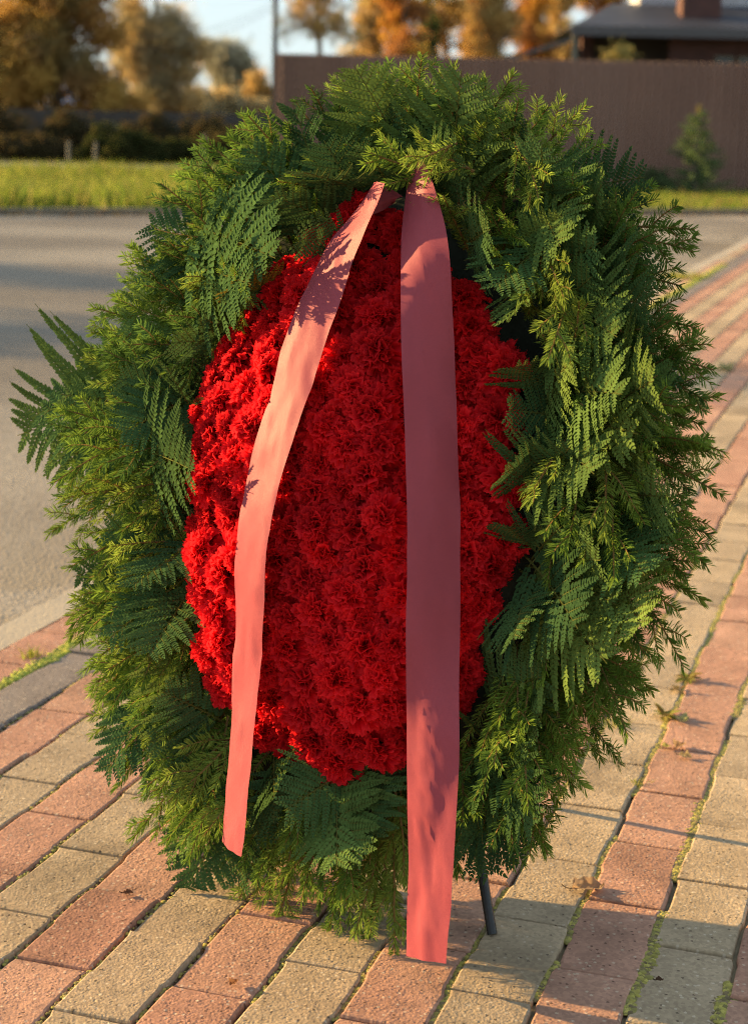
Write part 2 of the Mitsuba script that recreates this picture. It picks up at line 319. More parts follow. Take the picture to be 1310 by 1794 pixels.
RR2 = [(729, 278), (745, 310), (765, 360), (780, 410), (787, 460), (792, 540), (797, 620), (800, 720), (804, 820), (807, 920), (807, 1020), (806, 1120), (804, 1200), (802, 1300), (799, 1400), (795, 1480), (790, 1570), (783, 1640), (779, 1690)]
def dimple(s, t):
    a = 0.008 * nz(s, t, 8, 1.0, 5.0) + 0.0018 * nz(s, t, 36, 2.5, 6.0) - 0.002 * t ** 2 - 0.006 * (t ** 2) * np.exp(-(s / 0.12) ** 2)
    for s0, t0 in ((0.70, 0.0), (0.725, -0.1), (0.765, -0.15), (0.80, -0.2), (0.835, -0.25), (0.90, 0.1), (0.95, 0.0)):
        q = np.hypot((s - s0) * 28, (t - t0) * 1.5); a = a + 0.0016 * np.exp(-((q - 0.45) / 0.16) ** 2)
    return a
_, rib_b = ribbon(RL2, RR2, wr, 'mourning_ribbon', 'long wide dusky red ribbon hanging down the middle to the paving', dimple, turn=lambda s: np.interp(s, [0, .12, .2, .27, .60, .72, 1], [.8, .8, .1, -.55, -.55, .9, 1]))
put('fold', ribbon_fold(), 'ribbon_mat', 'mourning_ribbon', smooth=True)

# where the ribbons hang free nothing may grow through them: their middle lines, half widths and heights in the face's axes
CLEAR = []
for rb in (rib_a, rib_b):
    q = (rb - O) @ B.T; m = q.mean(1); o = np.argsort(m[:, 1]); CLEAR.append((m[o, 1], m[o, 0], np.abs(q[o, -1, 0] - q[o, 0, 0]) / 2 + 0.004, m[o, 2]))
def blocked(q):
    for vv, uu, hw, ww in CLEAR:
        h = np.interp(q[:, 1], vv, hw); ok = (q[:, 1] > vv[0] - 0.01) & (q[:, 1] < vv[-1] - 0.08)
        if np.any(ok & (np.abs(q[:, 0] - np.interp(q[:, 1], vv, uu)) < h) & (q[:, 2] > np.interp(q[:, 1], vv, ww) - 0.012)): return True
    return False
# ---- carnations
def carnation(seed):
    r = np.random.default_rng(seed); M = Mesh()
    na, ns = 18, 5; head = r.uniform(0.78, 1.08)
    layers = [(9, 8, 24, 0.0310), (9, 32, 18, 0.0300), (9, 55, 14, 0.0275), (8, 72, 10, 0.0268), (10, 82, 10, 0.0262)]
    for n, el, de, ln in layers:
        ph = r.random() * 6.28
        for k in range(n):
            th = ph + k * 2 * PI / n + r.normal(0, 0.12); e = math.radians(el + r.normal(0, de * 0.45)); L = ln * r.uniform(0.88, 1.08)
            half = math.radians(r.uniform(34, 50)) if el < 60 else math.radians(r.uniform(45, 75))
            a = np.linspace(-1, 1, na)[None]; s = np.linspace(0.12, 1, ns)[:, None]
            fq, p1, p2 = r.uniform(2.2, 3.6), r.random() * 6.28, r.random() * 6.28
            fringe = 1 + 0.05 * np.where(np.arange(na) % 2, 1, -1)[None] * (s > 0.95) + 0.07 * np.sin(a * 4 + p2) * s
            rad = L * s * fringe * (1 - 0.10 * a ** 2)
            width = half * (0.35 + 0.65 * s)
            ruf = (0.0042 if el < 60 else 0.0050) * s ** 1.6 * np.sin(fq * PI * a + p1) + 0.0014 * s ** 2 * np.sin(2.3 * fq * PI * a + p2)
            e_s = e - math.radians(26 if el < 40 else 12) * s ** 2 + 0 * a
            R_, Z_ = rad * np.cos(e_s), rad * np.sin(e_s)
            R_, Z_ = R_ - ruf * np.sin(e_s), Z_ + ruf * np.cos(e_s)
            off_ = 0.003 if el < 70 else r.uniform(-0.007, 0.006)
            x = (R_ + off_) * np.cos(th) - rad * np.sin(width * a) * np.sin(th) - R_ * 0 * a
            y = (R_ + off_) * np.sin(th) + rad * np.sin(width * a) * np.cos(th)
            v = np.stack([x, y, Z_ - 0.009], -1).reshape(-1, 3)
            i, j = np.meshgrid(np.arange(ns - 1), np.arange(na - 1), indexing='ij'); q = (i * na + j).ravel()
            f = np.stack([q, q + 1, q + na + 1, q + na], 1)
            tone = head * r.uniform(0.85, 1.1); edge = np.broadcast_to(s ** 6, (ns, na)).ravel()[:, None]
            c = V3(0.70, 0.004, 0.016) * tone * (1 - edge) + V3(0.86, 0.035, 0.045) * tone * edge  # petal rims painted paler, standing in for the light they catch
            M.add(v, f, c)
    v, f = M.get(); c = M.col()
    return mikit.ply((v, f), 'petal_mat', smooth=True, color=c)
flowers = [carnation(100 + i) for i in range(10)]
def scatter_dome(sp):
    """Best-candidate points over the dome, spacing measured along its surface."""
    r = np.random.default_rng(5); lo, hi = egg.min(0), egg.max(0); pts = []
    cand = r.uniform(lo, hi, (60000, 2)); w, rho = dome(cand[:, 0], cand[:, 1]); ok = rho < 0.955
    cand = np.column_stack([cand, w])[ok]
    for c in cand:
        if not pts or np.min(np.linalg.norm(np.array(pts) - c, axis=1)) > sp: pts.append(c)
    return np.array(pts)
spots = scatter_dome(0.0368)
for i, p in enumerate(spots):
    e = 0.006; gu = (dome(p[0] + e, p[1])[0] - dome(p[0] - e, p[1])[0]) / (2 * e); gv = (dome(p[0], p[1] + e)[0] - dome(p[0], p[1] - e)[0]) / (2 * e)
    n = unit(V3(-np.clip(gu, -2.2, 2.2), -np.clip(gv, -2.2, 2.2), 1)); n = unit(n + rng.normal(0, 0.22, 3))
    x = unit(np.cross(n, rng.normal(size=3))); y = np.cross(n, x); sc = rng.uniform(0.86, 1.12)
    q = p + n * rng.uniform(-0.011, 0.008)
    for vv, uu, hw, ww in CLEAR:                                        # pressed down where a ribbon lies over it
        if vv[0] < q[1] < vv[-1] and abs(q[0] - np.interp(q[1], vv, uu)) < np.interp(q[1], vv, hw) + 0.044: q[2] = min(q[2], np.interp(q[1], vv, ww) - 0.034 * sc)
    m = np.eye(4); m[:3, :3] = (np.stack([x, y, n]) @ B).T * sc; m[:3, 3] = world(q)
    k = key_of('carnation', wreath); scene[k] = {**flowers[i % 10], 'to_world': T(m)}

# ---- fir branches and fern fronds: built flat (x along the stem, y sideways, z up), then bent into place
def bend(P, root, d, nrm, L, droop):
    """Carries points from the flat frame on to a curve that starts at root along d and sags under gravity."""
    d = unit(d); s = unit(np.cross(nrm, d)); x = P[:, 0]
    t = x / L; c = root + d * x[:, None] + GRAV * (droop * L * np.abs(t) ** 2 * np.sign(t).clip(0))[:, None]
    tg = unit(d + GRAV * (2 * droop * t.clip(0, 1.2))[:, None]); sd = np.broadcast_to(s, P.shape); nn = np.cross(tg, sd)
    return c + sd * P[:, 1:2] + nn * P[:, 2:3]
def needle_cloud(P, r, ln, wd, col, dens=0.0019, back=False):
    """Needles along one twig (points P in the flat frame)."""
    seg = np.linalg.norm(np.diff(P, axis=0), axis=1); cum = np.r_[0, np.cumsum(seg)]; tot = cum[-1]; n = max(6, int(tot / dens))
    s = np.sort(r.uniform(0.02, 1, n)) * tot; b = np.stack([np.interp(s, cum, P[:, k]) for k in range(3)], 1)
    t = unit(np.stack([np.interp(s, cum, g) for g in np.gradient(P, axis=0).T], 1))
    up = np.broadcast_to(V3(0, 0, 1), t.shape); sd = unit(np.cross(up, t)); up = np.cross(t, sd)
    m = r.random(n) < 0.68; side = r.choice([-1, 1], n)
    al = np.where(m, side * np.radians(r.normal(84, 13, n)), np.radians(r.normal(0, 48, n)))
    frac = s / tot; be = np.radians(r.normal(57, 7, n)) * (1 - 0.45 * frac ** 4)
    dirn = t * np.cos(be)[:, None] + (sd * np.sin(al)[:, None] + up * np.cos(al)[:, None]) * np.sin(be)[:, None]
    L = ln * r.uniform(0.8, 1.1, n) * (0.75 + 0.25 * np.sin(PI * np.clip(frac, 0.08, 0.85)))
    sidev = unit(np.cross(dirn, unit(up + 0.6 * r.normal(size=(n, 3)))))
    tip = b + dirn * L[:, None] + t * (0.12 * L)[:, None]; mid = b + dirn * (0.75 * L)[:, None] + t * (0.03 * L)[:, None]
    v = np.stack([b + sidev * wd * 0.36, b - sidev * wd * 0.36, mid - sidev * wd * 0.5, mid + sidev * wd * 0.5, tip], 1).reshape(-1, 3)
    o = np.arange(n)[:, None] * 5; f = np.vstack([o + [0, 1, 2], o + [0, 2, 3], o + [3, 2, 4]])
    c = np.repeat(col * r.uniform(0.75, 1.25, (n, 1)) + frac[:, None] ** 3 * V3(0.016, 0.020, 0.0), 5, 0)
    return v, f, c
FIR = [V3(0.108, 0.186, 0.032), V3(0.152, 0.242, 0.038), V3(0.210, 0.290, 0.052), V3(0.078, 0.150, 0.036)]
def fir_branch(r, L, col, twigs=True, dens=0.00060, nl=0.0148):
    M = Mesh(); n = 12; x = np.linspace(0, L, n); w1, w2 = r.normal(0, 0.016, 2)
    main = np.stack([x, w1 * np.sin(x / L * 3) * L * 2, w2 * np.sin(x / L * 2.3) * L * 2], 1)
    stem = V3(0.36, 0.22, 0.085) * r.uniform(0.7, 1.1)
    M.add(*tube(main, np.linspace(0.0021, 0.0009, n), 4), stem)
    M.add(*needle_cloud(main, r, nl, 0.00125, col, dens))
    if twigs:
        s = L * r.uniform(0.14, 0.22); side = r.choice([-1, 1])
        while s < L * 0.86:
            tl = (L - s) * r.uniform(0.42, 0.62) + 0.015; a = math.radians(r.uniform(36, 54)) * side; m = 7
            b = np.array([np.interp(s, main[:, 0], main[:, k]) for k in range(3)]); q = np.linspace(0, tl, m)
            curve = a * (1 - 0.25 * q / tl)
            tw = b + np.stack([q * np.cos(curve), q * np.sin(curve), r.normal(0, 0.07) * q + 0 * q], 1)
            M.add(*tube(tw, np.linspace(0.0012, 0.0006, m), 3, False), stem * 1.1)
            M.add(*needle_cloud(tw, r, nl * 0.95, 0.0012, col * r.uniform(0.85, 1.2), dens * 1.05))
            s += r.uniform(0.022, 0.036); side = -side
    return M
def leaflet(L, W, z0, r, serr=4):
    """A toothed leaflet along +x with a raised fold at its middle: strip of quads."""
    x = np.linspace(0, 1, serr + 2); h = np.sin(PI * np.clip(x, 0, 1) ** 0.62) ** 0.8 * 0.5 * W
    h[1:-1] *= 1 + 0.12 * np.where(np.arange(serr) % 2, 1, -1); h[0] = 0.12 * W; h[-1] = 0.02 * W
    mid = np.stack([x * L, 0 * x, z0 * x ** 2 * L], 1); l = mid + np.stack([0.10 * h, h, 0.30 * h], 1); rr = mid + np.stack([0.10 * h, -h, 0.30 * h], 1)
    v = np.vstack([l, mid, rr]); n = len(x); i = np.arange(n - 1)
    f = np.vstack([np.stack([n + i, n + i + 1, i + 1, i], 1), np.stack([2 * n + i, 2 * n + i + 1, n + i + 1, n + i], 1)])
    return v, np.vstack([f[:, [0, 1, 2]], f[:, [0, 2, 3]]])
FERN = [V3(0.045, 0.095, 0.036), V3(0.062, 0.122, 0.040), V3(0.098, 0.165, 0.044), V3(0.125, 0.190, 0.044)]
def fern_frond(r, L, col, wide=0.62):
    """Leatherleaf: rachis, paired flat pinnae with clear gaps, each a feather of toothed pinnules; the pinnae shorten to the tip."""
    M = Mesh(); n = 10; x = np.linspace(0, L, n); rach = np.stack([x, 0 * x, 0 * x], 1)
    sc = V3(0.12, 0.13, 0.035); M.add(*tube(rach, np.linspace(0.0015, 0.0005, n), 4), sc)
    npair = 9; fr_ = np.arange(npair) / npair; pos = L * (0.18 + 0.80 * (1.18 * fr_ - 0.18 * fr_ ** 2)); half0 = 0.049 * L
    base = [leaflet(1, 0.62, z, r) for z in (-0.22, -0.1, 0.0, 0.12)]; flat = r.normal(0, 0.05); cup = r.uniform(0.0, 0.25)
    for k in range(npair):
        for sd in (-1, 1):
            fr = fr_[k]; pl = L * wide * (1 - fr) ** 0.9 * r.uniform(0.93, 1.06) * (0.86 if k == 0 else 1) + 0.010
            a = sd * math.radians(60 - 20 * fr + r.normal(0, 3)); z = cup + flat * sd + r.normal(-0.02, 0.05)
            b = V3(pos[k] + sd * 0.012 * L, 0, 0); d = unit(V3(math.cos(a), math.sin(a), z)); up = unit(V3(0, 0, 1) + 0.10 * r.normal(size=3) + V3(0, -sd * 0.15, 0)); up = unit(up - d * (up @ d)); s2 = np.cross(up, d)
            tint = col * r.uniform(0.88, 1.14); half = half0 * (1 - 0.45 * fr); lm = half / math.sin(math.radians(56))
            mpl = np.linspace(0, pl, 5); sag = 0.14
            M.add(*tube(b + mpl[:, None] * d - (sag * (mpl / pl) ** 2 * pl)[:, None] * up, np.linspace(0.0008, 0.0004, 5), 3, False), sc)
            q = 0.07 * pl
            while q < pl * 0.93:
                fq = q / pl; ll = lm * (1 - fq ** 1.7) ** 0.8 * (0.75 if fq < 0.12 else 1) + 0.0022
                for s3 in (-1, 1):
                    aa = s3 * math.radians(60 - 26 * fq); v, f = base[r.integers(4)]
                    v = v * [ll, ll * 0.60 / 0.62 if fq < 0.6 else ll * 0.66 / 0.62, ll]; ex = d * math.cos(aa) + s2 * math.sin(aa); ey = np.cross(up, ex)
                    M.add(b + d * q - up * sag * fq ** 2 * pl + v[:, :1] * ex + v[:, 1:2] * ey + v[:, 2:] * up, f, tint * r.uniform(0.9, 1.1))
                q += max(0.0042, ll * 0.56)
            v, f = base[2]; ll = max(0.006, lm * .6); v = v * [ll, ll * 0.8, ll]
            M.add(b + d * pl * 0.9 - up * sag * .82 * pl + v[:, :1] * d + v[:, 1:2] * s2 + v[:, 2:] * up, f, tint)
    return M
import shapely
GUARD = shapely.Polygon(OUT).buffer(14); shapely.prepare(GUARD)
LEG_A, LEG_B = foot, foot + d_ * 0.13
def plant(kind, M, root, d, nrm, L, droop, label=None, guard=False):
    v, f = M.get(); v = bend(v, root, d, nrm, L, droop)
    if blocked(v): return
    v = world(v)
    if guard:
        q = project(v)[0]
        if np.mean(~shapely.contains_xy(GUARD, q[:, 0], q[:, 1])) > 0.015: return True
    low = v[:, 2] < 0.004
    if kind == 'fir_branch' and np.any((np.abs(v[:, 0] - np.interp(v[:, 2], [LEG_A[2], LEG_B[2]], [LEG_A[0], LEG_B[0]])) < 0.02) & (v[:, 2] < LEG_B[2] - 0.03) & (v[:, 1] < 2.08)): return
    v[low, 2] = 0.004 + 0.02 * (v[low, 2] - 0.004).clip(-0.05, 0)
    k = put(kind, (v, f), 'needle_mat' if kind == 'fir_branch' else 'fern_mat', wreath, color=M.col())
    if label: tag(k, label)
g = np.random.default_rng(21)
def radial(a): return V3(math.cos(a), math.sin(a), 0)
def add_fir(a, r0, L, out, lift, jit, droop, col, tw=True):
    """A fir branch rooted at polar angle a and radius r0, w = out, leaving radially, raised from the face by lift (radians)."""
    dv = radial(a + g.normal(0, jit)); d = dv * math.cos(lift) + V3(0, 0, 1) * math.sin(lift)
    nrm = unit(V3(0, 0, 1) * math.cos(lift) - dv * math.sin(lift) + g.normal(0, 0.35, 3))
    root = V3(CEN[0] + r0 * math.cos(a), CEN[1] + r0 * math.sin(a), out)
    return plant('fir_branch', fir_branch(g, L, col, tw), root, d, nrm, L, droop, guard=True)
nA = 70
for i in range(nA):                                                     # the outline
    a = -PI + 2 * PI * (i + g.uniform(-0.3, 0.3)) / nA; ro, ri = float(Rout(a)), float(Rin(a)); L = min(g.uniform(0.22, 0.30), max(0.16, (ro - ri) * 1.25)); tip = ro * g.uniform(0.80, 0.95) * (1 - 0.13 * max(0, -math.cos(a)))
    for q in (1, .94, .88, .8):
        if not add_fir(a, max(tip * q - L, ri * 0.8), L, g.uniform(-0.01, 0.04), g.uniform(-0.05, 0.22), 0.16, g.uniform(0.02, 0.14), FIR[g.integers(4)] * g.uniform(0.85, 1.15)): break
for i in range(80):                                                     # the middle
    a = -PI + 2 * PI * (i + g.uniform(-0.4, 0.4)) / 80; ro, ri = float(Rout(a)), float(Rin(a)); L = g.uniform(0.15, 0.22)
    for q in (1, .85, .7):
        if not add_fir(a, ri + (ro - ri) * g.uniform(0.10, 0.40) * q, L * q, g.uniform(0.04, 0.075), g.uniform(0.35, 0.75), 0.30, g.uniform(0.10, 0.25), FIR[g.integers(4)] * g.uniform(0.85, 1.2)): break
for i in range(58):                                                     # round the flowers
    a = -PI + 2 * PI * (i + g.uniform(-0.4, 0.4)) / 58; ro, ri = float(Rout(a)), float(Rin(a)); L = g.uniform(0.11, 0.16)
    add_fir(a, ri + g.uniform(0.012, 0.035), L, g.uniform(0.045, 0.075), g.uniform(0.7, 1.15), 0.35, g.uniform(0.12, 0.3), FIR[g.integers(4)] * g.uniform(0.85, 1.25))
def frond(p0, p1, w0, w1, col, wide=0.6, droop=0.06, roll=None, label=None):
    """A fern frond from one spot of the face to another (u, v given through the photo's pixels)."""
    a, b = loc(*p0, w0), loc(*p1, w1); a = a + (a - b) * 0.22; d = b - a; L = float(np.linalg.norm(d)); d = d - GRAV * droop * L
    nrm = unit(V3(0, 0, 1) + (g.normal(0, 0.22, 3) if roll is None else np.asarray(roll, float))); nrm = unit(nrm - unit(d) * (nrm @ unit(d)))
    plant('fern_frond', fern_frond(g, L, FERN[col] * g.uniform(0.85, 1.15) if isinstance(col, int) else col, wide), a, d, nrm, L, droop, label)
def fir(p0, p1, w0, w1, col, droop=0.12, tw=True):
    a, b = loc(*p0, w0), loc(*p1, w1); d = b - a; L = float(np.linalg.norm(d)); d = d - GRAV * droop * L
    nrm = unit(V3(0, 0, 1) + g.normal(0, 0.3, 3)); nrm = unit(nrm - unit(d) * (nrm @ unit(d)))
    plant('fir_branch', fir_branch(g, L, FIR[col] * g.uniform(0.85, 1.15), tw), a, d, nrm, L, droop)
FR_EXTRA = []
BRANCHES = [  # root pixel, tip pixel, w of root and tip, tone
    ((1020, 400), (1215, 402), .03, .06, 0), ((1010, 420), (1217, 442), .04, .09, 0), ((1040, 470), (1190, 500), .03, .05, 3), ((1060, 540), (1222, 575), .03, .07, 0), ((1060, 620), (1245, 602), .03, .06, 1), ((1070, 630), (1248, 650), .04, .08, 0),
    ((1080, 660), (1235, 705), .03, .06, 3), ((1090, 700), (1228, 745), .03, .07, 0), ((1080, 740), (1240, 790), .04, .09, 0), ((1060, 760), (1268, 868), .04, .10, 0), ((1050, 770), (1200, 860), .03, .05, 3), ((1040, 860), (1236, 992), .04, .10, 0),
    ((1040, 890), (1200, 1010), .05, .11, 0), ((1030, 920), (1182, 1152), .05, .12, 0), ((1010, 940), (1125, 1140), .05, .12, 3), ((1000, 960), (1150, 1060), .04, .07, 0), ((970, 1120), (1125, 1212), .04, .09, 0), ((950, 1130), (1080, 1330), .04, .10, 0),
    ((930, 1130), (1010, 1340), .07, .14, 1), ((930, 1110), (925, 1400), .11, .17, 1), ((900, 1300), (958, 1490), .05, .08, 1), ((890, 1310), (900, 1500), .05, .07, 0), ((980, 1150), (1075, 1260), .03, .06, 3),
    ((1000, 760), (932, 868), .15, .20, 2), ((1060, 740), (1058, 920), .13, .19, 2), ((1000, 640), (1012, 520), .14, .19, 2), ((940, 420), (985, 520), .14, .20, 2), ((1000, 440), (960, 620), .12, .19, 2), ((1070, 830), (1075, 1000), .13, .19, 1), ((1010, 850), (990, 960), .15, .19, 1),
    ((900, 250), (935, 345), .14, .19, 2), ((830, 300), (735, 258), .16, .20, 2), ((800, 250), (715, 285), .18, .215, 2), ((760, 300), (645, 265), .14, .20, 1), ((770, 310), (730, 215), .13, .19, 2), ((800, 300), (770, 170), .09, .13, 2), ((850, 260), (905, 118), .03, .05, 2), ((840, 270), (850, 112), .04, .06, 2), ((800, 260), (795, 104), .04, .06, 2),
    ((760, 260), (712, 104), .04, .06, 2), ((700, 240), (652, 104), .03, .06, 1), ((680, 250), (600, 118), .03, .05, 1), ((900, 290), (968, 172), .03, .06, 2), ((920, 300), (1034, 180), .04, .08, 2), ((940, 320), (1062, 246), .05, .10, 1), ((820, 330), (860, 200), .10, .15, 2), ((870, 320), (800, 400), .13, .18, 1), ((720, 260), (760, 140), .06, .09, 2),
    ((480, 330), (418, 178), .02, .05, 1), ((450, 330), (350, 240), .03, .06, 0), ((430, 380), (312, 290), .03, .07, 1), ((440, 400), (290, 340), .06, .12, 2), ((420, 440), (285, 420), .07, .14, 1), ((360, 500), (200, 520), .03, .06, 1), ((360, 560), (160, 580), .04, .08, 1),
    ((340, 620), (150, 640), .04, .07, 2), ((420, 520), (300, 640), .09, .15, 0), ((330, 660), (175, 620), .07, .12, 2), ((310, 840), (95, 935), .03, .06, 1), ((320, 830), (150, 860), .05, .10, 2), ((320, 880), (180, 960), .07, .13, 1), ((340, 1100), (180, 1170), .06, .12, 1), ((350, 1140), (170, 1280), .05, .09, 2),
    ((360, 1180), (230, 1260), .08, .14, 2), ((400, 1240), (245, 1450), .04, .08, 1), ((420, 1280), (310, 1390), .09, .15, 2), ((360, 1060), (240, 1180), .10, .15, 0), ((430, 1300), (350, 1480), .08, .11, 0), ((360, 1200), (388, 1270), .09, .20, 0), ((380, 540), (425, 510), .10, .23, 1),
    ((690, 1420), (690, 1655), .07, .10, 2), ((660, 1430), (640, 1640), .07, .09, 1), ((610, 1440), (575, 1625), .07, .09, 0), ((540, 1420), (485, 1612), .06, .09, 2), ((500, 1400), (425, 1570), .05, .08, 2), ((590, 1430), (610, 1600), .08, .10, 1), ((700, 1380), (730, 1590), .05, .06, 0), ((460, 1400), (470, 1560), .07, .10, 1), ((690, 1380), (705, 1530), .10, .13, 2)]
for p0, p1, w0, w1, c in BRANCHES: fir(p0, p1, w0, w1, c, g.uniform(0.05, 0.16))
for a_, b_, w_, z_ in (((400, 370), (548, 428), .13, .222), ((350, 400), (482, 452), .12, .235), ((345, 470), (440, 498), .12, .235), ((255, 790), (342, 826), .11, .238), ((290, 1200), (372, 1275), .10, .225)): FR_EXTRA.append((a_, b_, w_, z_))
FRONDS = [((960, 420), (868, 505), .11, .19, 1), ((965, 470), (890, 560), .11, .18, 2), ((900, 400), (845, 470), .12, .2, 1),   # root pixel, tip pixel, w of root and tip, tone
    ((575, 380), (505, 155), .08, .16, 0), ((600, 370), (600, 165), .08, .15, 1), ((560, 400), (430, 250), .09, .17, 0), ((590, 395), (470, 340), .11, .20, 1), ((640, 380), (560, 230), .10, .20, 0), ((600, 420), (520, 420), .13, .19, 1),
    ((680, 330), (640, 250), .13, .20, 1), ((660, 300), (700, 180), .09, .15, 0), ((625, 330), (530, 300), .12, .22, 1),
    ((250, 700), (35, 762), .05, .05, 2), ((260, 720), (105, 690), .06, .09, 2), ((280, 740), (140, 815), .07, .11, 1), ((290, 770), (85, 800), .05, .07, 2), ((270, 690), (70, 725), .07, .08, 1), ((330, 700), (200, 660), .08, .15, 0), ((350, 740), (290, 640), .09, .18, 1), ((350, 690), (210, 760), .09, .17, 0),
    ((300, 960), (130, 1010), .05, .09, 1), ((310, 990), (150, 1085), .06, .12, 0), ((330, 1010), (190, 1120), .08, .17, 1), ((320, 930), (180, 930), .08, .15, 0), ((330, 960), (230, 1030), .10, .20, 0), ((330, 1040), (260, 1150), .09, .19, 1),
    ((380, 480), (240, 480), .07, .13, 1), ((380, 520), (210, 560), .06, .12, 2), ((420, 600), (300, 600), .09, .17, 1), ((400, 440), (250, 390), .07, .12, 0), ((450, 480), (400, 530), .11, .19, 2),
    ((900, 330), (870, 480), .11, .21, 1), ((930, 340), (980, 430), .10, .19, 2), ((880, 380), (800, 380), .11, .20, 2), ((960, 330), (1060, 340), .07, .11, 1), ((900, 300), (930, 210), .09, .16, 0), ((1020, 330), (1130, 310), .05, .08, 0),
    ((1000, 450), (1110, 420), .07, .12, 0), ((1000, 500), (1140, 540), .08, .15, 1), ((980, 540), (1080, 590), .10, .19, 2), ((1030, 470), (1150, 480), .07, .11, 1), ((960, 560), (1040, 480), .10, .18, 1),
    ((960, 700), (1100, 640), .09, .18, 2), ((970, 720), (1190, 680), .07, .12, 2), ((960, 740), (1120, 760), .10, .21, 3), ((950, 700), (1010, 620), .11, .20, 3), ((980, 690), (1090, 690), .12, .22, 2), ((960, 760), (1040, 830), .12, .22, 2),
    ((960, 680), (895, 640), .11, .18, 1), ((970, 730), (885, 720), .12, .19, 0), ((970, 800), (880, 830), .12, .20, 1), ((950, 850), (1000, 780), .11, .21, 0), ((1030, 720), (1200, 640), .05, .07, 1),
    ((930, 990), (1010, 1100), .11, .21, 0), ((940, 1000), (1080, 1060), .09, .18, 2), ((930, 1020), (1060, 1160), .10, .19, 3), ((930, 960), (885, 920), .11, .18, 0), ((940, 970), (985, 920), .11, .19, 1), ((920, 1040), (900, 1120), .12, .2, 1),
    ((560, 1370), (640, 1500), .09, .17, 2), ((600, 1360), (500, 1420), .10, .19, 1), ((590, 1350), (590, 1520), .09, .18, 2), ((640, 1360), (660, 1470), .08, .15, 1), ((520, 1360), (450, 1460), .08, .14, 0), ((480, 1340), (480, 1440), .10, .17, 1),
    ((400, 1400), (330, 1570), .06, .09, 1), ((390, 1380), (300, 1490), .06, .10, 2), ((400, 1330), (300, 1370), .08, .15, 1), ((370, 1290), (260, 1300), .08, .16, 1), ((380, 1260), (280, 1210), .09, .17, 0), ((440, 1420), (420, 1540), .06, .09, 1),
    ((820, 1380), (860, 1520), .05, .08, 1), ((830, 1400), (920, 1490), .05, .08, 0), ((820, 1340), (800, 1450), .07, .12, 1), ((850, 1320), (940, 1400), .07, .13, 0), ((840, 1290), (800, 1240), .09, .15, 1), ((880, 1270), (950, 1250), .09, .17, 2),
    ((860, 1230), (960, 1180), .09, .17, 1), ((1060, 900), (1150, 960), .06, .10, 0), ((750, 330), (800, 260), .11, .19, 1), ((780, 350), (760, 420), .12, .19, 2), ((820, 430), (860, 400), .13, .20, 1)]
for p0, p1, w0, w1 in FR_EXTRA: frond(p0, p1, w0, w1, 1, 0.5, 0.03)
HALF = unit(SUNL + B @ unit(EYE - world(V3(0.25, 0.6, 0.1))))       # fronds turned this way shine in the low sun
for p0, p1, w0, w1, c in FRONDS: frond(p0, p1, w0, w1, c, g.uniform(0.5, 0.72), g.uniform(0.02, 0.12), roll=(2.2 * HALF - V3(0, 0, 1) + g.normal(0, 0.15, 3)) if c >= 2 and p0[0] > 850 else None)
frond((475, 500), (400, 505), .125, .20, V3(0.23, 0.17, 0.025), 0.65, 0.02, label='yellowed bronze fern frond beside the carnations')
for i in range(34):                                                     # fill between
    a = g.uniform(-PI, PI); ro, ri = float(Rout(a)), float(Rin(a)); L = g.uniform(0.13, 0.20); r0 = ri + (ro - ri) * g.uniform(0.08, 0.55); li = g.uniform(0.3, 0.9)
    dv = radial(a + g.normal(0, 0.5)); d = dv * math.cos(li) + V3(0, 0, 1) * math.sin(li)
    nrm = unit(V3(0, 0, 1) + g.normal(0, 0.4, 3)); nrm = unit(nrm - d * (nrm @ d))
    plant('fern_frond', fern_frond(g, L, FERN[g.integers(4)] * g.uniform(0.85, 1.2), g.uniform(0.5, 0.7)), V3(CEN[0] + r0 * math.cos(a), CEN[1] + r0 * math.sin(a), g.uniform(0.05, 0.09)), d, nrm, L, g.uniform(0.02, 0.15), guard=True)


# ------------------------------------------------------------------ verge, kerb and grass across the road
def edge_y(x, d=0.0): return 18.19 + (x + 4.01) * 0.416 + d
k = put('verge', sheet([(-30, edge_y(-30, .2)), (30, edge_y(30, .2)), (30, 60), (-30, 60)], -0.002), 'soil_mat'); tag(k, 'rough ground of the verge beyond the road', 'verge', kind='structure')
vk = tag(key_of('verge_kerb'), 'weathered raised kerb along the far side of the road', 'kerb', kind='structure')
for i in range(-12, 14):
    x0, x1 = i * 1.0, i * 1.0 + 0.985
    b = trimesh.creation.box(extents=(1.06, 0.16, 0.12)); b.apply_transform(trimesh.transformations.rotation_matrix(math.atan(0.416), (0, 0, 1)))
    b.apply_translation(((x0 + x1) / 2, edge_y((x0 + x1) / 2, 0.1), 0.0)); put('kerb_stone', b, 'old_kerb_mat', vk)
def blades(n, xy, h, wd, r, col, lean=0.5, z0=0.0):
    """n grass blades (one bent triangle pair each) at the points xy."""
    a = r.uniform(0, 2 * PI, n); H = h * r.uniform(0.5, 1.2, n); b = np.column_stack([xy, np.full(n, z0)]); sd = np.stack([np.cos(a), np.sin(a), 0 * a], 1) * (wd / 2)
    ln = r.normal(0, lean, (n, 2)) * H[:, None]; mid = b + np.column_stack([ln * 0.35, H * 0.6]); tip = b + np.column_stack([ln, H])
    v = np.stack([b - sd, b + sd, mid + sd * .8, mid - sd * .8, tip], 1).reshape(-1, 3); o = np.arange(n)[:, None] * 5
    f = np.vstack([o + [0, 1, 2], o + [0, 2, 3], o + [3, 2, 4]]); c = np.repeat(col[r.integers(len(col), size=n)] * r.uniform(0.8, 1.2, (n, 1)), 5, 0)
    return v, f, c
GRASS = np.array([(0.20, 0.26, 0.04), (0.26, 0.29, 0.05), (0.14, 0.21, 0.035), (0.32, 0.28, 0.09)])
r = np.random.default_rng(31); gm = Mesh()
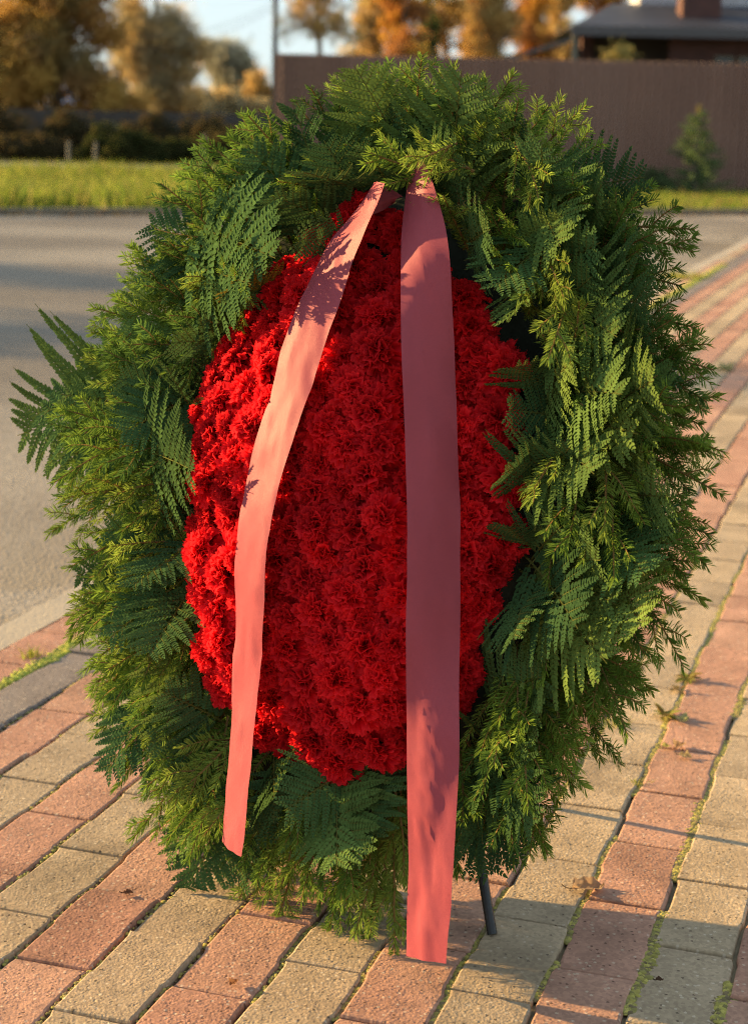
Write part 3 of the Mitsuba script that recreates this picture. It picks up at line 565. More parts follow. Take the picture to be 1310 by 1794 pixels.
xy = np.column_stack([r.uniform(-9, 1.5, 34000), r.uniform(0.12, 11.0, 34000)]); xy = xy[meshkit.fbm(np.column_stack([xy * 0.9, 0 * xy[:, 0]]), 3, 7) + 0.12 * np.minimum(xy[:, 1], 2) > 0.42]; xy[:, 1] = edge_y(xy[:, 0]) + xy[:, 1]
h = 0.06 + 0.42 * meshkit.fbm(np.column_stack([xy * 0.5, 0 * xy[:, 0]]), 3); gm.add(*blades(len(xy), xy, h, 0.022, r, GRASS * 1.0))
xy = np.column_stack([r.uniform(1.5, 10, 20000), r.uniform(0.12, 9, 20000)]); xy[:, 1] = edge_y(xy[:, 0]) + xy[:, 1]; xy = xy[xy[:, 1] < 27.6]
gm.add(*blades(len(xy), xy, 0.16, 0.022, r, GRASS))
k = gm.put('grass', 'leaf_mat'); tag(k, 'sunlit yellow green grass on the verge across the road', 'grass', kind='stuff')
k = put('far_road', sheet([(-30, 34.5), (-0.8, 34.5), (-0.8, 38.5), (-30, 38.5)], 0.03), 'asphalt_mat'); tag(k, 'grey strip of a farther road behind the grass', 'road', kind='structure')

# ------------------------------------------------------------------ the brown sheet-metal fence and the young spruce before it
fe = thing('metal_fence', 'long brown corrugated metal fence behind the grass on the right', 'fence')
FY, FX0, FZ1 = 27.7, -1.67, 2.07
def corrugated(x0, x1, y):
    p, prof = 0.138, [(0, 0), (0.054, 0), (0.067, -0.028), (0.110, -0.028), (0.123, 0)]; xs, ys = [], []
    k0 = int(round((x1 - x0) / p))
    for i in range(k0):
        for a, b in prof: xs.append(x0 + i * p + a); ys.append(y + b)
    xs.append(x0 + k0 * p); ys.append(y); xs, ys = np.array(xs), np.array(ys); n = len(xs); zs = (0.06, FZ1)
    v = np.vstack([np.column_stack([xs, ys, np.full(n, z)]) for z in zs] + [np.column_stack([xs, ys + 0.004, np.full(n, z)]) for z in zs]); i = np.arange(n - 1)
    return v, np.vstack([np.stack([i, i + 1, n + i + 1, n + i], 1), np.stack([2 * n + i, 3 * n + i, 3 * n + i + 1, 2 * n + i + 1], 1), np.stack([n + i, n + i + 1, 3 * n + i + 1, 3 * n + i], 1)])
for i in range(11):
    x0 = FX0 + i * 1.104
    put('metal_sheet', corrugated(x0, x0 + 1.104, FY + (0.0025 if i % 2 else 0)), ('fence_mat', 'fence_mat_faded', 'fence_mat')[i % 3], fe)
for i in range(6): put('post', trimesh.creation.box(bounds=[(FX0 + 0.02 + i * 2.4, FY + 0.06, 0), (FX0 + 0.08 + i * 2.4, FY + 0.12, FZ1 - 0.05)]), 'dark_wood', fe)
for z in (0.5, 1.6): put('rail', trimesh.creation.box(bounds=[(FX0 + 0.01, FY + 0.016, z), (FX0 + 12.1, FY + 0.055, z + 0.04)]), 'dark_wood', fe)
for i in range(4):                                                      # the fence turns the corner and runs back
    m = corrugated(0, 1.1, 0.0); v = np.array(m[0]); v = np.column_stack([FX0 + v[:, 1] - 0.004, FY + 0.02 + v[:, 0] + i * 1.104, v[:, 2]]); put('metal_sheet', (v, m[1]), 'fence_mat', fe)

def young_spruce(x, y, h):
    t = thing('young_spruce', 'small sparse young spruce in front of the brown fence', 'spruce'); r = np.random.default_rng(41); M = Mesh()
    put('trunk', tube(np.array([(x, y, 0), (x + .01, y, h * .5), (x, y, h)]), np.array([.02, .014, .004]), 6), 'bark_mat', t)
    for z in np.arange(0.12, h - 0.04, 0.075):
        R_ = 0.60 * (1 - z / h) ** 0.75 + 0.06
        for q in range(6):
            a = r.random() * 6.28; L = R_ * r.uniform(.6, 1.1); d = V3(math.cos(a), math.sin(a), r.uniform(-.05, .35)); n = int(80 + 420 * L)
            s_ = r.uniform(0.1, 1, n) * L; b = V3(x, y, z) + s_[:, None] * d + r.normal(0, 0.014, (n, 3)); dr_ = unit(d * 0.8 + r.normal(0, 0.6, (n, 3))); sd = unit(np.cross(dr_, r.normal(size=(n, 3)))) * 0.004
            v = np.stack([b - sd, b + sd, b + dr_ * 0.035], 1).reshape(-1, 3); M.add(v, np.arange(3 * n).reshape(-1, 3), np.repeat(V3(0.13, 0.19, 0.08) * r.uniform(.6, 1.3, (n, 1)), 3, 0))
    n = 160; b = V3(x, y, h - .06) + np.column_stack([r.normal(0, .012, (n, 2)), r.uniform(-.02, .1, n)]); dr_ = unit(V3(0, 0, 1) + r.normal(0, .6, (n, 3))); sd = unit(np.cross(dr_, r.normal(size=(n, 3)))) * .004
    M.add(np.stack([b - sd, b + sd, b + dr_ * .05], 1).reshape(-1, 3), np.arange(3 * n).reshape(-1, 3), V3(0.30, 0.26, 0.09)); M.put('crown', 'leaf_mat', t)
scene['bark_mat'] = plain(proc(lambda p, n, uv: mix((0.05, 0.042, 0.034), (0.13, 0.11, 0.09), fbm(p.x * 12, p.y * 12, p.z * 3, 3))), 0.9)
scene['birch_mat'] = plain(proc(lambda p, n, uv: mix((0.05, 0.045, 0.04), (0.42, 0.38, 0.32), smoothstep(0.3, 0.42, fbm(p.x * 5, p.y * 5, p.z * 9, 3)))), 0.8)
p_ = at_y(1215, 342, 25.9); young_spruce(p_[0], 25.9, 1.33)

# ------------------------------------------------------------------ trees
def tree(name, label, x, y, h, clumps, cols, n_leaf, leaf, trunk_r, seed, bark='bark_mat', group=None, twig=70, cat='tree', lean=0.0):
    """Trunk, limbs to each clump (dx, dy, z, rx, ry, rz), fine twigs in the clumps and leaves hung round the twigs."""
    r = np.random.default_rng(seed); t = thing(name, label, cat, group)
    base = V3(x, y, -0.03); zz = np.linspace(0, h * 0.93, 9); bend_ = lean * (zz / h)
    tr = np.column_stack([x + bend_ + 0.12 * np.sin(zz * 0.9 + seed), y + 0.1 * np.sin(zz * 0.7 + 2 * seed), zz - 0.03]); put('trunk', tube(tr, trunk_r * (1 - 0.85 * zz / h) + 0.01, 8), bark, t, smooth=60)
    tot = sum(c[3] * c[4] * c[5] for c in clumps); Lm, Bm = Mesh(), Mesh()
    for c in clumps:
        cen = V3(x + c[0], y + c[1], c[2]); sz = V3(*c[3:6]); share = c[3] * c[4] * c[5] / tot
        i = np.clip(np.searchsorted(tr[:, 2], cen[2] - sz[2] * 1.2), 1, 7); a = tr[i]
        Bm.add(*tube(np.array([a, a * .5 + cen * .5 + V3(0, 0, .12), cen]), np.array([trunk_r * .45, trunk_r * .28, trunk_r * .12]) + .006, 5))
        m = max(6, int(twig * share)); u = unit(r.normal(size=(m, 3))) * r.uniform(0.35, 1, (m, 1)) ** 0.6; e = cen + u * sz
        for q in e: Bm.add(*tube(np.array([cen + (q - cen) * .12, cen + (q - cen) * .6 + V3(0, 0, .06), q]), np.array([.02, .013, .005]), 3, False))
        n = int(n_leaf * share); w = r.integers(m, size=n); s_ = r.uniform(0.25, 1.08, n)[:, None]
        P = cen + (e[w] - cen) * s_ + r.normal(0, 1, (n, 3)) * (0.10 + 0.09 * sz.mean())
        A = unit(r.normal(size=(n, 3))); Bv = unit(np.cross(A, r.normal(size=(n, 3)))); S = leaf * r.uniform(.6, 1.3, (n, 1))
        v = np.stack([P - A * S, P - Bv * S * .6, P + A * S, P + Bv * S * .6], 1).reshape(-1, 3); o = np.arange(n)[:, None] * 4
        cc = np.array(cols)[r.integers(len(cols), size=m)[w]] * r.uniform(.7, 1.3, (n, 1)); Lm.add(v, np.vstack([o + [0, 1, 2], o + [0, 2, 3]]), np.repeat(cc, 4, 0))
    Bm.put('limbs', bark, t)
    if n_leaf: Lm.put('crown', 'leaf_mat', t)
    return t
def cl(px, py, y, rx, rz, x0, dy=0.0, ry=None):
    """A clump seen at a photo pixel, at depth y; radii in photo pixels."""
    p = at_y(px, py, y); s_ = y / F; return (p[0] - x0, dy, p[2], rx * s_, (ry or rx) * s_, rz * s_)
OCHRE = [(0.46, 0.27, 0.09), (0.52, 0.33, 0.10), (0.38, 0.24, 0.10), (0.32, 0.25, 0.11), (0.56, 0.38, 0.11)]
DULL = [(0.41, 0.356, 0.218), (0.518, 0.41, 0.218), (0.328, 0.301, 0.192), (0.655, 0.465, 0.192)]
GREY = [(0.406, 0.381, 0.28), (0.507, 0.481, 0.33), (0.33, 0.33, 0.254)]
ORANGE = [(0.52, 0.34, 0.12), (0.60, 0.42, 0.16), (0.44, 0.29, 0.13), (0.52, 0.42, 0.18)]
RUST = [(0.437, 0.196, 0.057), (0.517, 0.276, 0.057), (0.345, 0.172, 0.069), (0.575, 0.345, 0.069)]
Y1 = 46.0; x0 = at_y(95, 250, Y1)[0]
tree('broad_tree', 'broad ochre leaved tree at the left behind the grass', x0, Y1, 6.5, [cl(-20, 250, Y1, 60, 28, x0), cl(70, 245, Y1, 60, 24, x0), cl(215, 232, Y1, 40, 22, x0), cl(90, 95, Y1, 80, 60, x0), cl(190, 60, Y1, 40, 45, x0), cl(30, 60, Y1, 90, 80, x0), cl(110, 20, Y1, 80, 60, x0), cl(60, 160, Y1, 90, 55, x0), cl(160, 150, Y1, 70, 60, x0), cl(20, 210, Y1, 60, 40, x0), cl(130, 215, Y1, 75, 30, x0),
     cl(210, 190, Y1, 60, 40, x0), cl(-60, 120, Y1, 80, 100, x0), cl(60, -60, Y1, 110, 60, x0), cl(170, -30, Y1, 50, 40, x0)], OCHRE, 90000, 0.065, 0.16, 1, twig=150)
Y2 = 52.0; x0 = at_y(292, 270, Y2)[0]
tree('bare_tree', 'half bare grey brown tree right of the ochre tree', x0, Y2, 5.5, [cl(250, 70, Y2, 60, 60, x0), cl(300, 60, Y2, 50, 50, x0), cl(260, 150, Y2, 55, 45, x0), cl(310, 130, Y2, 45, 45, x0), cl(230, 20, Y2, 40, 35, x0), cl(300, 180, Y2, 60, 30, x0), cl(340, 90, Y2, 35, 45, x0), cl(225, 110, Y2, 45, 50, x0), cl(330, 190, Y2, 50, 30, x0)], DULL, 30000, 0.055, 0.11, 2, twig=170, lean=-0.3)
Y3 = 70.0; x0 = at_y(405, 220, Y3)[0]
tree('grey_tree', 'round grey tree standing farther off before the open sky', x0, Y3, 4.6, [cl(400, 110, Y3, 45, 40, x0), cl(375, 95, Y3, 30, 25, x0), cl(430, 120, Y3, 28, 30, x0), cl(410, 150, Y3, 45, 25, x0)], GREY, 14000, 0.07, 0.10, 3, twig=120)
Y4 = 60.0; x0 = at_y(380, 220, Y4)[0]
tree('low_tree', 'low dull brown tree under the grey tree', x0, Y4, 2.6, [cl(340, 185, Y4, 45, 28, x0), cl(395, 190, Y4, 45, 25, x0), cl(440, 200, Y4, 35, 25, x0)], DULL, 22000, 0.06, 0.08, 4)
Y5 = 64.0; x0 = at_y(456, 220, Y5)[0]
tree('orange_bush', 'small orange tree beside the end of the brown fence', x0, Y5, 2.5, [cl(455, 150, Y5, 25, 28, x0), cl(440, 165, Y5, 20, 18, x0), cl(470, 175, Y5, 22, 20, x0)], ORANGE, 4000, 0.07, 0.06, 5)
Y6 = 44.0; x0 = at_y(552, 200, Y6)[0]
tree('birch_tree', 'slender birch with hanging orange leaves above the fence end', x0, Y6, 7.0, [cl(520, 20, Y6, 28, 30, x0), cl(545, 45, Y6, 26, 40, x0), cl(590, 35, Y6, 35, 40, x0), cl(560, -10, Y6, 50, 25, x0), cl(500, 55, Y6, 14, 20, x0), cl(620, 60, Y6, 22, 25, x0), cl(545, -80, Y6, 60, 50, x0)], ORANGE, 5200, 0.055, 0.10, 6, 'birch_mat')
ROW2 = [(655, 60.0, ORANGE, 'birch with thin dark trunk left of the orange birches'), (700, 56.0, RUST, 'dark trunked birch in the orange row left of the green one'), (775, 62.0, ORANGE, 'bright orange birch in the middle of the row'), (830, 66.0, RUST, 'rusty birch right of the brightest birch'),
        (872, 60.0, ORANGE, 'orange birch with a dark leaning trunk before the lean-to roof'), (925, 64.0, RUST, 'pale rust birch with dark trunk left of the house'), (965, 70.0, ORANGE, 'birch close to the house wall behind its roof'), (1040, 75.0, RUST, 'birch showing behind the house roof')]
for i, (px, y, pal, lab) in enumerate(ROW2):
    x0 = at_y(px, 220, y)[0]; q = np.random.default_rng(60 + i)
    tree('birch_tree', lab, x0, y, 8.0, [cl(px + q.normal(0, 18), py, y, q.uniform(26, 48), q.uniform(24, 40), x0, q.normal(0, 0.5)) for py in (-90, -50, -15, 15, 45, 75, 105, 140)], pal, 15000, 0.07, 0.15, 10 + i, 'bark_mat', 'birches behind the fence')
x0 = at_y(748, 220, 58.0)[0]
tree('spruce_tree', 'narrow dark green conifer among the orange birches', x0, 58.0, 5.5, [cl(748, py, 58.0, rx, 22, x0) for py, rx in ((190, 34), (150, 30), (110, 26), (75, 22), (40, 18), (10, 13), (-20, 8))], [(0.06, 0.10, 0.03), (0.09, 0.13, 0.04)], 6000, 0.06, 0.09, 30, cat='tree')
# woodland far off that closes the view
r = np.random.default_rng(71); M = Mesh(); n = 42000
X = r.uniform(-45, 70, n); Hh = 1.3 + 1.6 * meshkit.fbm(np.column_stack([X * 0.16, 0 * X, 0 * X]), 3) + np.where(X > 1.5, 4.5, 0) * np.clip((X - 1.5) / 8, 0, 1); Z = Hh * r.uniform(0, 1, n) ** 0.8; P = np.column_stack([X, r.uniform(118, 128, n), Z])
A = unit(r.normal(size=(n, 3))); Bv = unit(np.cross(A, r.normal(size=(n, 3)))); S = 0.20 * r.uniform(.5, 1.3, (n, 1)); v = np.stack([P - A * S, P - Bv * S * .7, P + A * S, P + Bv * S * .7], 1).reshape(-1, 3); o = np.arange(n)[:, None] * 4
pal = np.array([(0.16, 0.11, 0.05), (0.22, 0.14, 0.05), (0.10, 0.10, 0.06), (0.28, 0.17, 0.05)]); M.add(v, np.vstack([o + [0, 1, 2], o + [0, 2, 3]]), np.repeat(pal[r.integers(4, size=n)], 4, 0))
k = M.put('distant_woods', 'leaf_mat'); tag(k, 'far autumn woodland closing the view', 'woods', kind='stuff')
# two trees off to the left of the frame whose shade lies across the road
for i, (x, y, h, lab) in enumerate(((-14.6, 12.6, 4.6, 'tree left of the view nearer the road bend'), (-17.5, 17.0, 4.8, 'tree left of the view by the verge'))):
    q = np.random.default_rng(90 + i); tree('roadside_tree', lab, x, y, h, [(q.normal(0, .5), q.normal(0, .4), h * f_, 0.8, 0.8, 0.6) for f_ in (.6, .68, .76, .84, .92)], OCHRE, 1700, 0.075, 0.07, 80 + i, group='trees left of the view')

# hedge bushes and the dark fence on the left
def shrub(label, px, y, rx, rz, cols, n, seed):
    p = at_y(px, 0, y); r = np.random.default_rng(seed); s_ = y / F; t = thing('shrub', label, 'shrub'); rx, rz = rx * s_, rz * s_
    u = unit(r.normal(size=(n, 3))) * r.uniform(.3, 1, (n, 1)) ** .4; u[:, 2] = np.abs(u[:, 2]); lump = 0.45 + 1.1 * meshkit.fbm(u * 2.6 + seed, 3)[:, None]
    P = V3(p[0], y, 0) + u * lump * V3(rx * 1.25, rx * .7, rz * (0.7 + 0.6 * meshkit.noise(u * 3 + 9 * seed)[:, None][:, 0:1].mean())); A = unit(r.normal(size=(n, 3))); Bv = unit(np.cross(A, r.normal(size=(n, 3)))); S = 0.045 * r.uniform(.6, 1.3, (n, 1))
    v = np.stack([P - A * S, P - Bv * S * .6, P + A * S, P + Bv * S * .6], 1).reshape(-1, 3); o = np.arange(n)[:, None] * 4
    M = Mesh(); M.add(v, np.vstack([o + [0, 1, 2], o + [0, 2, 3]]), np.repeat(np.array(cols)[r.integers(len(cols), size=n)], 4, 0)); M.put('foliage', 'leaf_mat', t); B_ = Mesh()
    for q in range(9):
        a = r.random() * 6.28; B_.add(*tube(np.array([(p[0] + .05 * math.cos(a), y + .05 * math.sin(a), -.02), (p[0] + rx * .35 * math.cos(a), y + rx * .3 * math.sin(a), rz * .5), (p[0] + rx * .6 * math.cos(a), y + rx * .4 * math.sin(a), rz * .85)]), np.array([.015, .01, .004]), 4))
    B_.put('stems', 'bark_mat', t)
DARKG = [(0.045, 0.06, 0.02), (0.06, 0.075, 0.025), (0.08, 0.075, 0.03)]
shrub('dark green bush behind the grass right of the left edge', 205, 41.0, 62, 62, DARKG, 9000, 1)
shrub('dull brown bush at the left end of the dark fence', 30, 41.5, 70, 45, [(0.08, 0.07, 0.03), (0.10, 0.075, 0.04)], 7000, 2)
shrub('low dark bush under the half bare tree', 300, 42.0, 60, 40, DARKG, 7000, 3)
shrub('brownish bush in front of the hidden fence corner', 395, 42.0, 60, 60, [(0.08, 0.075, 0.035), (0.11, 0.09, 0.04)], 7000, 4)
for i, (px, y_, rx_, rz_, lab) in enumerate(((110, 42.6, 60, 75, 'tall dark bush filling the gap between the ochre trunk and the two posts'), (265, 43.0, 50, 80, 'tallest dark bush before the board fence'), (355, 42.5, 50, 70, 'dark bush left of the hidden fence corner'), (-20, 42.5, 60, 80, 'dark bush cut by the left edge'))):
    shrub(lab, px, y_, rx_, rz_, [(0.055, 0.06, 0.03), (0.09, 0.07, 0.035), (0.12, 0.085, 0.04)], 8000, 20 + i)
shrub('grey green low shrub at the foot of the young spruce', 1165, 26.2, 28, 45, [(0.10, 0.14, 0.06), (0.13, 0.16, 0.08)], 2500, 5)
wf = thing('board_fence', 'dark weathered board fence behind the bushes on the left', 'fence')
r = np.random.default_rng(51); yb = 44.0; xa = -10.5
for i in range(62):
    x = xa + i * 0.155; hb = 1.22 + r.normal(0, .012)
    if x > -1.9: break
    put('plank', trimesh.creation.box(bounds=[(x, yb, 0.05), (x + .147, yb + .022, hb)]), 'dark_wood', wf)
for z in (.35, .95): put('rail', trimesh.creation.box(bounds=[(xa, yb + .025, z), (-1.9, yb + .065, z + .08)]), 'dark_wood', wf)
for i in range(5): put('post', trimesh.creation.box(bounds=[(xa + i * 2.1 + .02, yb + .068, 0), (xa + i * 2.1 + .11, yb + .16, 1.25)]), 'dark_wood', wf)
scene['pale_wood'] = plain((0.17, 0.155, 0.115), 0.85)
for px, lab in ((115, 'slim pale post standing in the far grass, left one of two'), (163, 'slim pale post standing in the far grass, right one of two')):
    p = at_y(px, 0, 30.0); k = put('post', tube(np.array([(p[0], 30.0, -.05), (p[0], 30.0, .45), (p[0] + .01, 30.0, .62)]), np.array([.035, .033, .03]), 8), 'pale_wood', smooth=40); tag(k, lab, 'post')
p = at_y(357, 0, 24.0); k = put('stake', tube(np.array([(p[0], 24.0, -.05), (p[0], 24.0, .5), (p[0], 24.0, .83)]), np.array([.03, .03, .022]), 8), 'pale_wood', smooth=40); tag(k, 'pale wooden stake in the verge behind the left shoulder of the wreath', 'stake')
# small red house with a blue roof glimpsed through the ochre tree
scene['red_wall'] = plain((0.16, 0.035, 0.03), 0.8); scene['blue_roof'] = plain((0.12, 0.17, 0.28), 0.45); scene['pale_wall'] = plain((0.42, 0.42, 0.44), 0.8); scene['glass_dark'] = plain((0.02, 0.025, 0.03), 0.12)
hs = thing('red_house', 'small red house with blue roof half hidden behind the ochre tree', 'house'); yh = 62.0
a, b = at_y(95, 0, yh)[0], at_y(178, 0, yh)[0]; put('wall', trimesh.creation.box(bounds=[(a, yh, 0), (b, yh + 3, 1.55)]), 'red_wall', hs)
rf = Mesh(); rf.add([(a - .2, yh - .25, 1.5), (b + .2, yh - .25, 1.5), (b + .2, yh + 1.5, 2.2), (a - .2, yh + 1.5, 2.2), (a - .2, yh + 3.25, 1.5), (b + .2, yh + 3.25, 1.5)], [(0, 1, 2, 3), (3, 2, 5, 4)]); rf.put('roof', 'blue_roof', hs)
put('window', trimesh.creation.box(bounds=[(a + .35, yh - .02, .6), (a + .75, yh + .01, 1.15)]), 'glass_dark', hs)
hs = thing('grey_house', 'pale blue grey house seen between the trees on the left', 'house'); yh = 75.0
a, b = at_y(222, 0, yh)[0], at_y(318, 0, yh)[0]; put('wall', trimesh.creation.box(bounds=[(a, yh, 0), (b, yh + 4, 1.5)]), 'pale_wall', hs)
rf = Mesh(); rf.add([(a - .2, yh - .25, 1.45), (b + .2, yh - .25, 1.45), (b + .2, yh + 2, 2.3), (a - .2, yh + 2, 2.3), (a - .2, yh + 4.25, 1.45), (b + .2, yh + 4.25, 1.45)], [(0, 1, 2, 3), (3, 2, 5, 4)]); rf.put('roof', 'blue_roof', hs)
for i in (0, 1): put('window', trimesh.creation.box(bounds=[(a + .4 + i * 1.1, yh - .02, .5), (a + .85 + i * 1.1, yh + .01, 1.1)]), 'glass_dark', hs)
# pole and wires
py_ = 50.0; p = at_y(481, 220, py_)
up_ = thing('utility_pole', 'slender utility pole rising above the end of the fence', 'pole'); top_ = at_y(481, -40, py_)[2]
put('shaft', tube(np.array([(p[0], py_, -.1), (p[0], py_, top_ * .5), (p[0], py_, top_)]), np.array([.10, .09, .075]), 10), 'bark_mat', up_, smooth=40)
put('crossarm', trimesh.creation.box(bounds=[(p[0] - .6, py_ - .16, top_ - .5), (p[0] + .6, py_ - .09, top_ - .4)]), 'bark_mat', up_)
for i, dx in enumerate((-.5, .5)):
    put('insulator', tube(np.array([(p[0] + dx, py_ - .125, top_ - .4), (p[0] + dx, py_ - .125, top_ - .3), (p[0] + dx, py_ - .125, top_ - .26)]), np.array([.03, .045, .03]), 8), 'pale_wall', up_)
for i, (pa, pb, lab) in enumerate((((481, 2), (180, 55), 'upper thin overhead wire crossing the sky gap'), ((481, 12), (180, 80), 'lower thin overhead wire crossing the sky gap'))):
    A_, B_ = at_y(*pa, py_), at_y(*pb, 48.0); t = np.linspace(0, 1, 14)[:, None]; k = put('wire', tube(A_ * (1 - t) + B_ * t - np.array([0, 0, .45]) * (4 * t * (1 - t)), .009, 5), 'black_metal'); tag(k, lab, 'wire')

# ------------------------------------------------------------------ the brick house behind the fence
scene['brick_mat'] = plain(proc(lambda p, n, uv: mix((0.10, 0.042, 0.033), (0.065, 0.03, 0.025), cell_(p))), 0.85)
def cell_(p):
    row = dr.floor(p.z / 0.075); return mikit.cell_rand((p.x + p.y) / 0.25 + 0.5 * (row - 2 * dr.floor(row / 2)), row, 3)
scene['slate_mat'] = plain(proc(lambda p, n, uv: mix((0.026, 0.026, 0.034), (0.045, 0.047, 0.062), fbm(p.x * 2, p.y * 2, p.z * 2, 3))), 0.6, specular=0.25)
scene['fascia_mat'] = plain((0.075, 0.068, 0.07), 0.6)
HY = 44.0; X = lambda px, d=0: at_y(px, 100, HY + d)[0]; Zp = lambda px, py, d=0: at_y(px, py, HY + d)[2]
ho = thing('brick_house', 'dark brick house with blue grey roof and chimney behind the brown fence', 'house')
ez = Zp(1150, 48); xl = X(1000); xr = xl + 7.5
rf = Mesh(); rf.add([(xl, HY, ez), (xr, HY, ez), (xr, HY + 3.5, ez + .8), (xl + 1.4, HY + 3.5, ez + .8)], [(0, 1, 2, 3)]); rf.add([(xl, HY, ez), (xl + 1.4, HY + 3.5, ez + .8), (xl, HY + 7, ez)], [(0, 1, 2)]); rf.add([(xl, HY, ez - .03), (xr, HY, ez - .03), (xr, HY + 7, ez - .03), (xl, HY + 7, ez - .03)], [(0, 1, 2, 3)])
rk = rf.put('roof', 'slate_mat', ho)
put('fascia', trimesh.creation.box(bounds=[(xl - .02, HY - .04, ez - .22), (xr, HY - .005, ez + .02)]), 'fascia_mat', ho)
wx = X(1183); put('wall', trimesh.creation.box(bounds=[(wx, HY + .9, 0), (xr - .3, HY + 1.15, ez - .05)]), 'brick_mat', ho)
put('wall', trimesh.creation.box(bounds=[(xl + .4, HY + 2.6, 0), (wx + .6, HY + 2.8, ez - .05)]), 'dark_wood', ho)
put('veranda_post', trimesh.creation.box(bounds=[(X(1000) + .02, HY + .05, 0), (X(1000) + .15, HY + .18, ez - .05)]), 'pale_wood', ho)
put('side_wall', trimesh.creation.box(bounds=[(X(1035), HY + 2.2, 0), (X(1055), HY + 2.55, ez - .05)]), 'brick_mat', ho)
ch = put('chimney', trimesh.creation.box(bounds=[(X(1190, 1.5), HY + 1.5, ez + .1), (X(1258, 1.5), HY + 2.3, ez + 2.2)]), 'brick_mat', ho)
put('upper_wall', trimesh.creation.box(bounds=[(X(1115, 3.6), HY + 3.62, ez + .6), (X(1330, 3.6), HY + 5.4, ez + 2.4)]), 'pale_wall', ho)
for pa, pb in ((1252, 1285), (1293, 1330)):
    wn = put('window', trimesh.creation.box(bounds=[(X(pa, .9), HY + .86, Zp(1270, 108, .9) - .55), (X(pb, .9), HY + .897, Zp(1270, 98, .9))]), 'pale_wood', ho)
    put('pane', trimesh.creation.box(bounds=[(X(pa, .9) + .05, HY + .845, Zp(1270, 108, .9) - .5), (X(pb, .9) - .05, HY + .857, Zp(1270, 98, .9) - .05)]), 'glass_dark', wn)
ln = thing('lean_to', 'low dark lean-to roof sloping down beside the brick house', 'shed'); xa, xb = X(880), X(998)
m = Mesh(); za, zb = Zp(890, 101), Zp(1000, 66); v = np.array([(xa, HY - .1, za), (xb, HY - .1, zb), (xb, HY + 3, zb), (xa, HY + 3, za)]); m.add(np.vstack([v, v - [0, 0, .09]]), [(0, 1, 2, 3), (7, 6, 5, 4), (0, 4, 5, 1), (1, 5, 6, 2), (2, 6, 7, 3), (3, 7, 4, 0)]); m.put('roof', 'fascia_mat', ln)
put('wall', trimesh.creation.box(bounds=[(xa + .3, HY, 0), (xb, HY + .1, za - .1)]), 'dark_wood', ln)
tree('sapling', 'small yellow leaved sapling in front of the dark veranda', X(1082), HY - 2.0, 2.6, [cl(1088, 95, HY - 2, 14, 12, X(1082)), cl(1066, 102, HY - 2, 10, 8, X(1082))], [(0.45, 0.36, 0.12), (0.38, 0.32, 0.10)], 420, 0.05, 0.025, 95)

# ------------------------------------------------------------------ small things on the paving: moss, tufts, weeds, leaves
scene['moss_mat'] = plain(VC, 0.95)
ICO = trimesh.creation.icosphere(subdivisions=1); IV, IF = np.array(ICO.vertices), np.array(ICO.faces)
r = np.random.default_rng(61); mm = Mesh()
def moss_line(row, s0, s1, dens, size, cols, spread=0.0035, h=0.6):
    n = int((s1 - s0) * dens * 2.4); ss = r.uniform(s0, s1, n); keep = meshkit.fbm(np.column_stack([ss * 7, np.full(n, row * 3.1), 0 * ss]), 3) > 0.34; ss = ss[keep]
    for x in ss:
        sz = 0.62 * size * r.uniform(0.4, 1.4); p = sn(x, off(row) + wav(x) + r.normal(0, spread), -0.0040)
        v = IV * (1 + 0.35 * (meshkit.noise(IV * 1.7 + r.uniform(0, 50, 3))[:, None] - 0.5) * 2) * V3(sz * r.uniform(.8, 1.5), sz, sz * h); a = r.random() * 6.28; c, q = math.cos(a), math.sin(a)
        v = v @ np.array([[c, -q, 0], [q, c, 0], [0, 0, 1]]).T + p; mm.add(v, IF, np.array(cols[r.integers(len(cols))]) * r.uniform(.7, 1.25))
MOSS = [(0.27, 0.235, 0.05), (0.33, 0.28, 0.065), (0.20, 0.175, 0.05), (0.16, 0.12, 0.055)]
def s_of(px, py): return float(on_ground(px, py)[:2] @ D2[:2])
moss_line(10, s_of(1093, 1770), s_of(1310, 1180), 1300, 0.0066, MOSS); moss_line(9, s_of(937, 1760), s_of(1310, 950), 800, 0.0064, MOSS); moss_line(11, s_of(1267, 1788), s_of(1304, 1600), 1300, 0.0066, MOSS)
moss_line(8, s_of(741, 1791), s_of(903, 1543), 520, 0.0055, MOSS); moss_line(8, s_of(980, 1400), s_of(1230, 970), 420, 0.0060, MOSS); moss_line(7, s_of(585, 1782), s_of(670, 1665), 420, 0.0045, MOSS, 0.002); moss_line(6, s_of(435, 1757), s_of(554, 1613), 300, 0.004, MOSS, 0.002)
for row in (-1, 0, 1, 2, 3, 4, 5): moss_line(row, 1.3, 2.9, 110, 0.0042, MOSS, 0.002)
GM = [(0.34, 0.34, 0.04), (0.28, 0.30, 0.04), (0.22, 0.22, 0.04)]
moss_line(-2.12, 2.4, 5.2, 900, 0.0085, GM, 0.006, 0.8); moss_line(-2.12, 8, 13.5, 420, 0.016, GM, 0.010, 0.9)
k = mm.put('moss', 'moss_mat', smooth=True); tag(k, 'yellow green moss grown into the joints of the paving', 'moss', kind='stuff')
def tuft(px, py, n, h, spread, cols, name, label, cat, wd=0.0022, lean=0.7):
    p = on_ground(px, py); xy = p[:2] + r.normal(0, spread, (n, 2)); v, f, c = blades(n, xy, h, wd, r, np.array(cols), lean, -0.006); k = put(name, (v, f), 'leaf_mat', color=c); tag(k, label, cat)
YG = [(0.30, 0.30, 0.05), (0.22, 0.27, 0.04), (0.36, 0.32, 0.08)]
tuft(53, 1152, 60, 0.026, 0.010, YG, 'grass_tuft', 'bright grass tuft in the mossy joint at the left by the kerb', 'grass tuft')
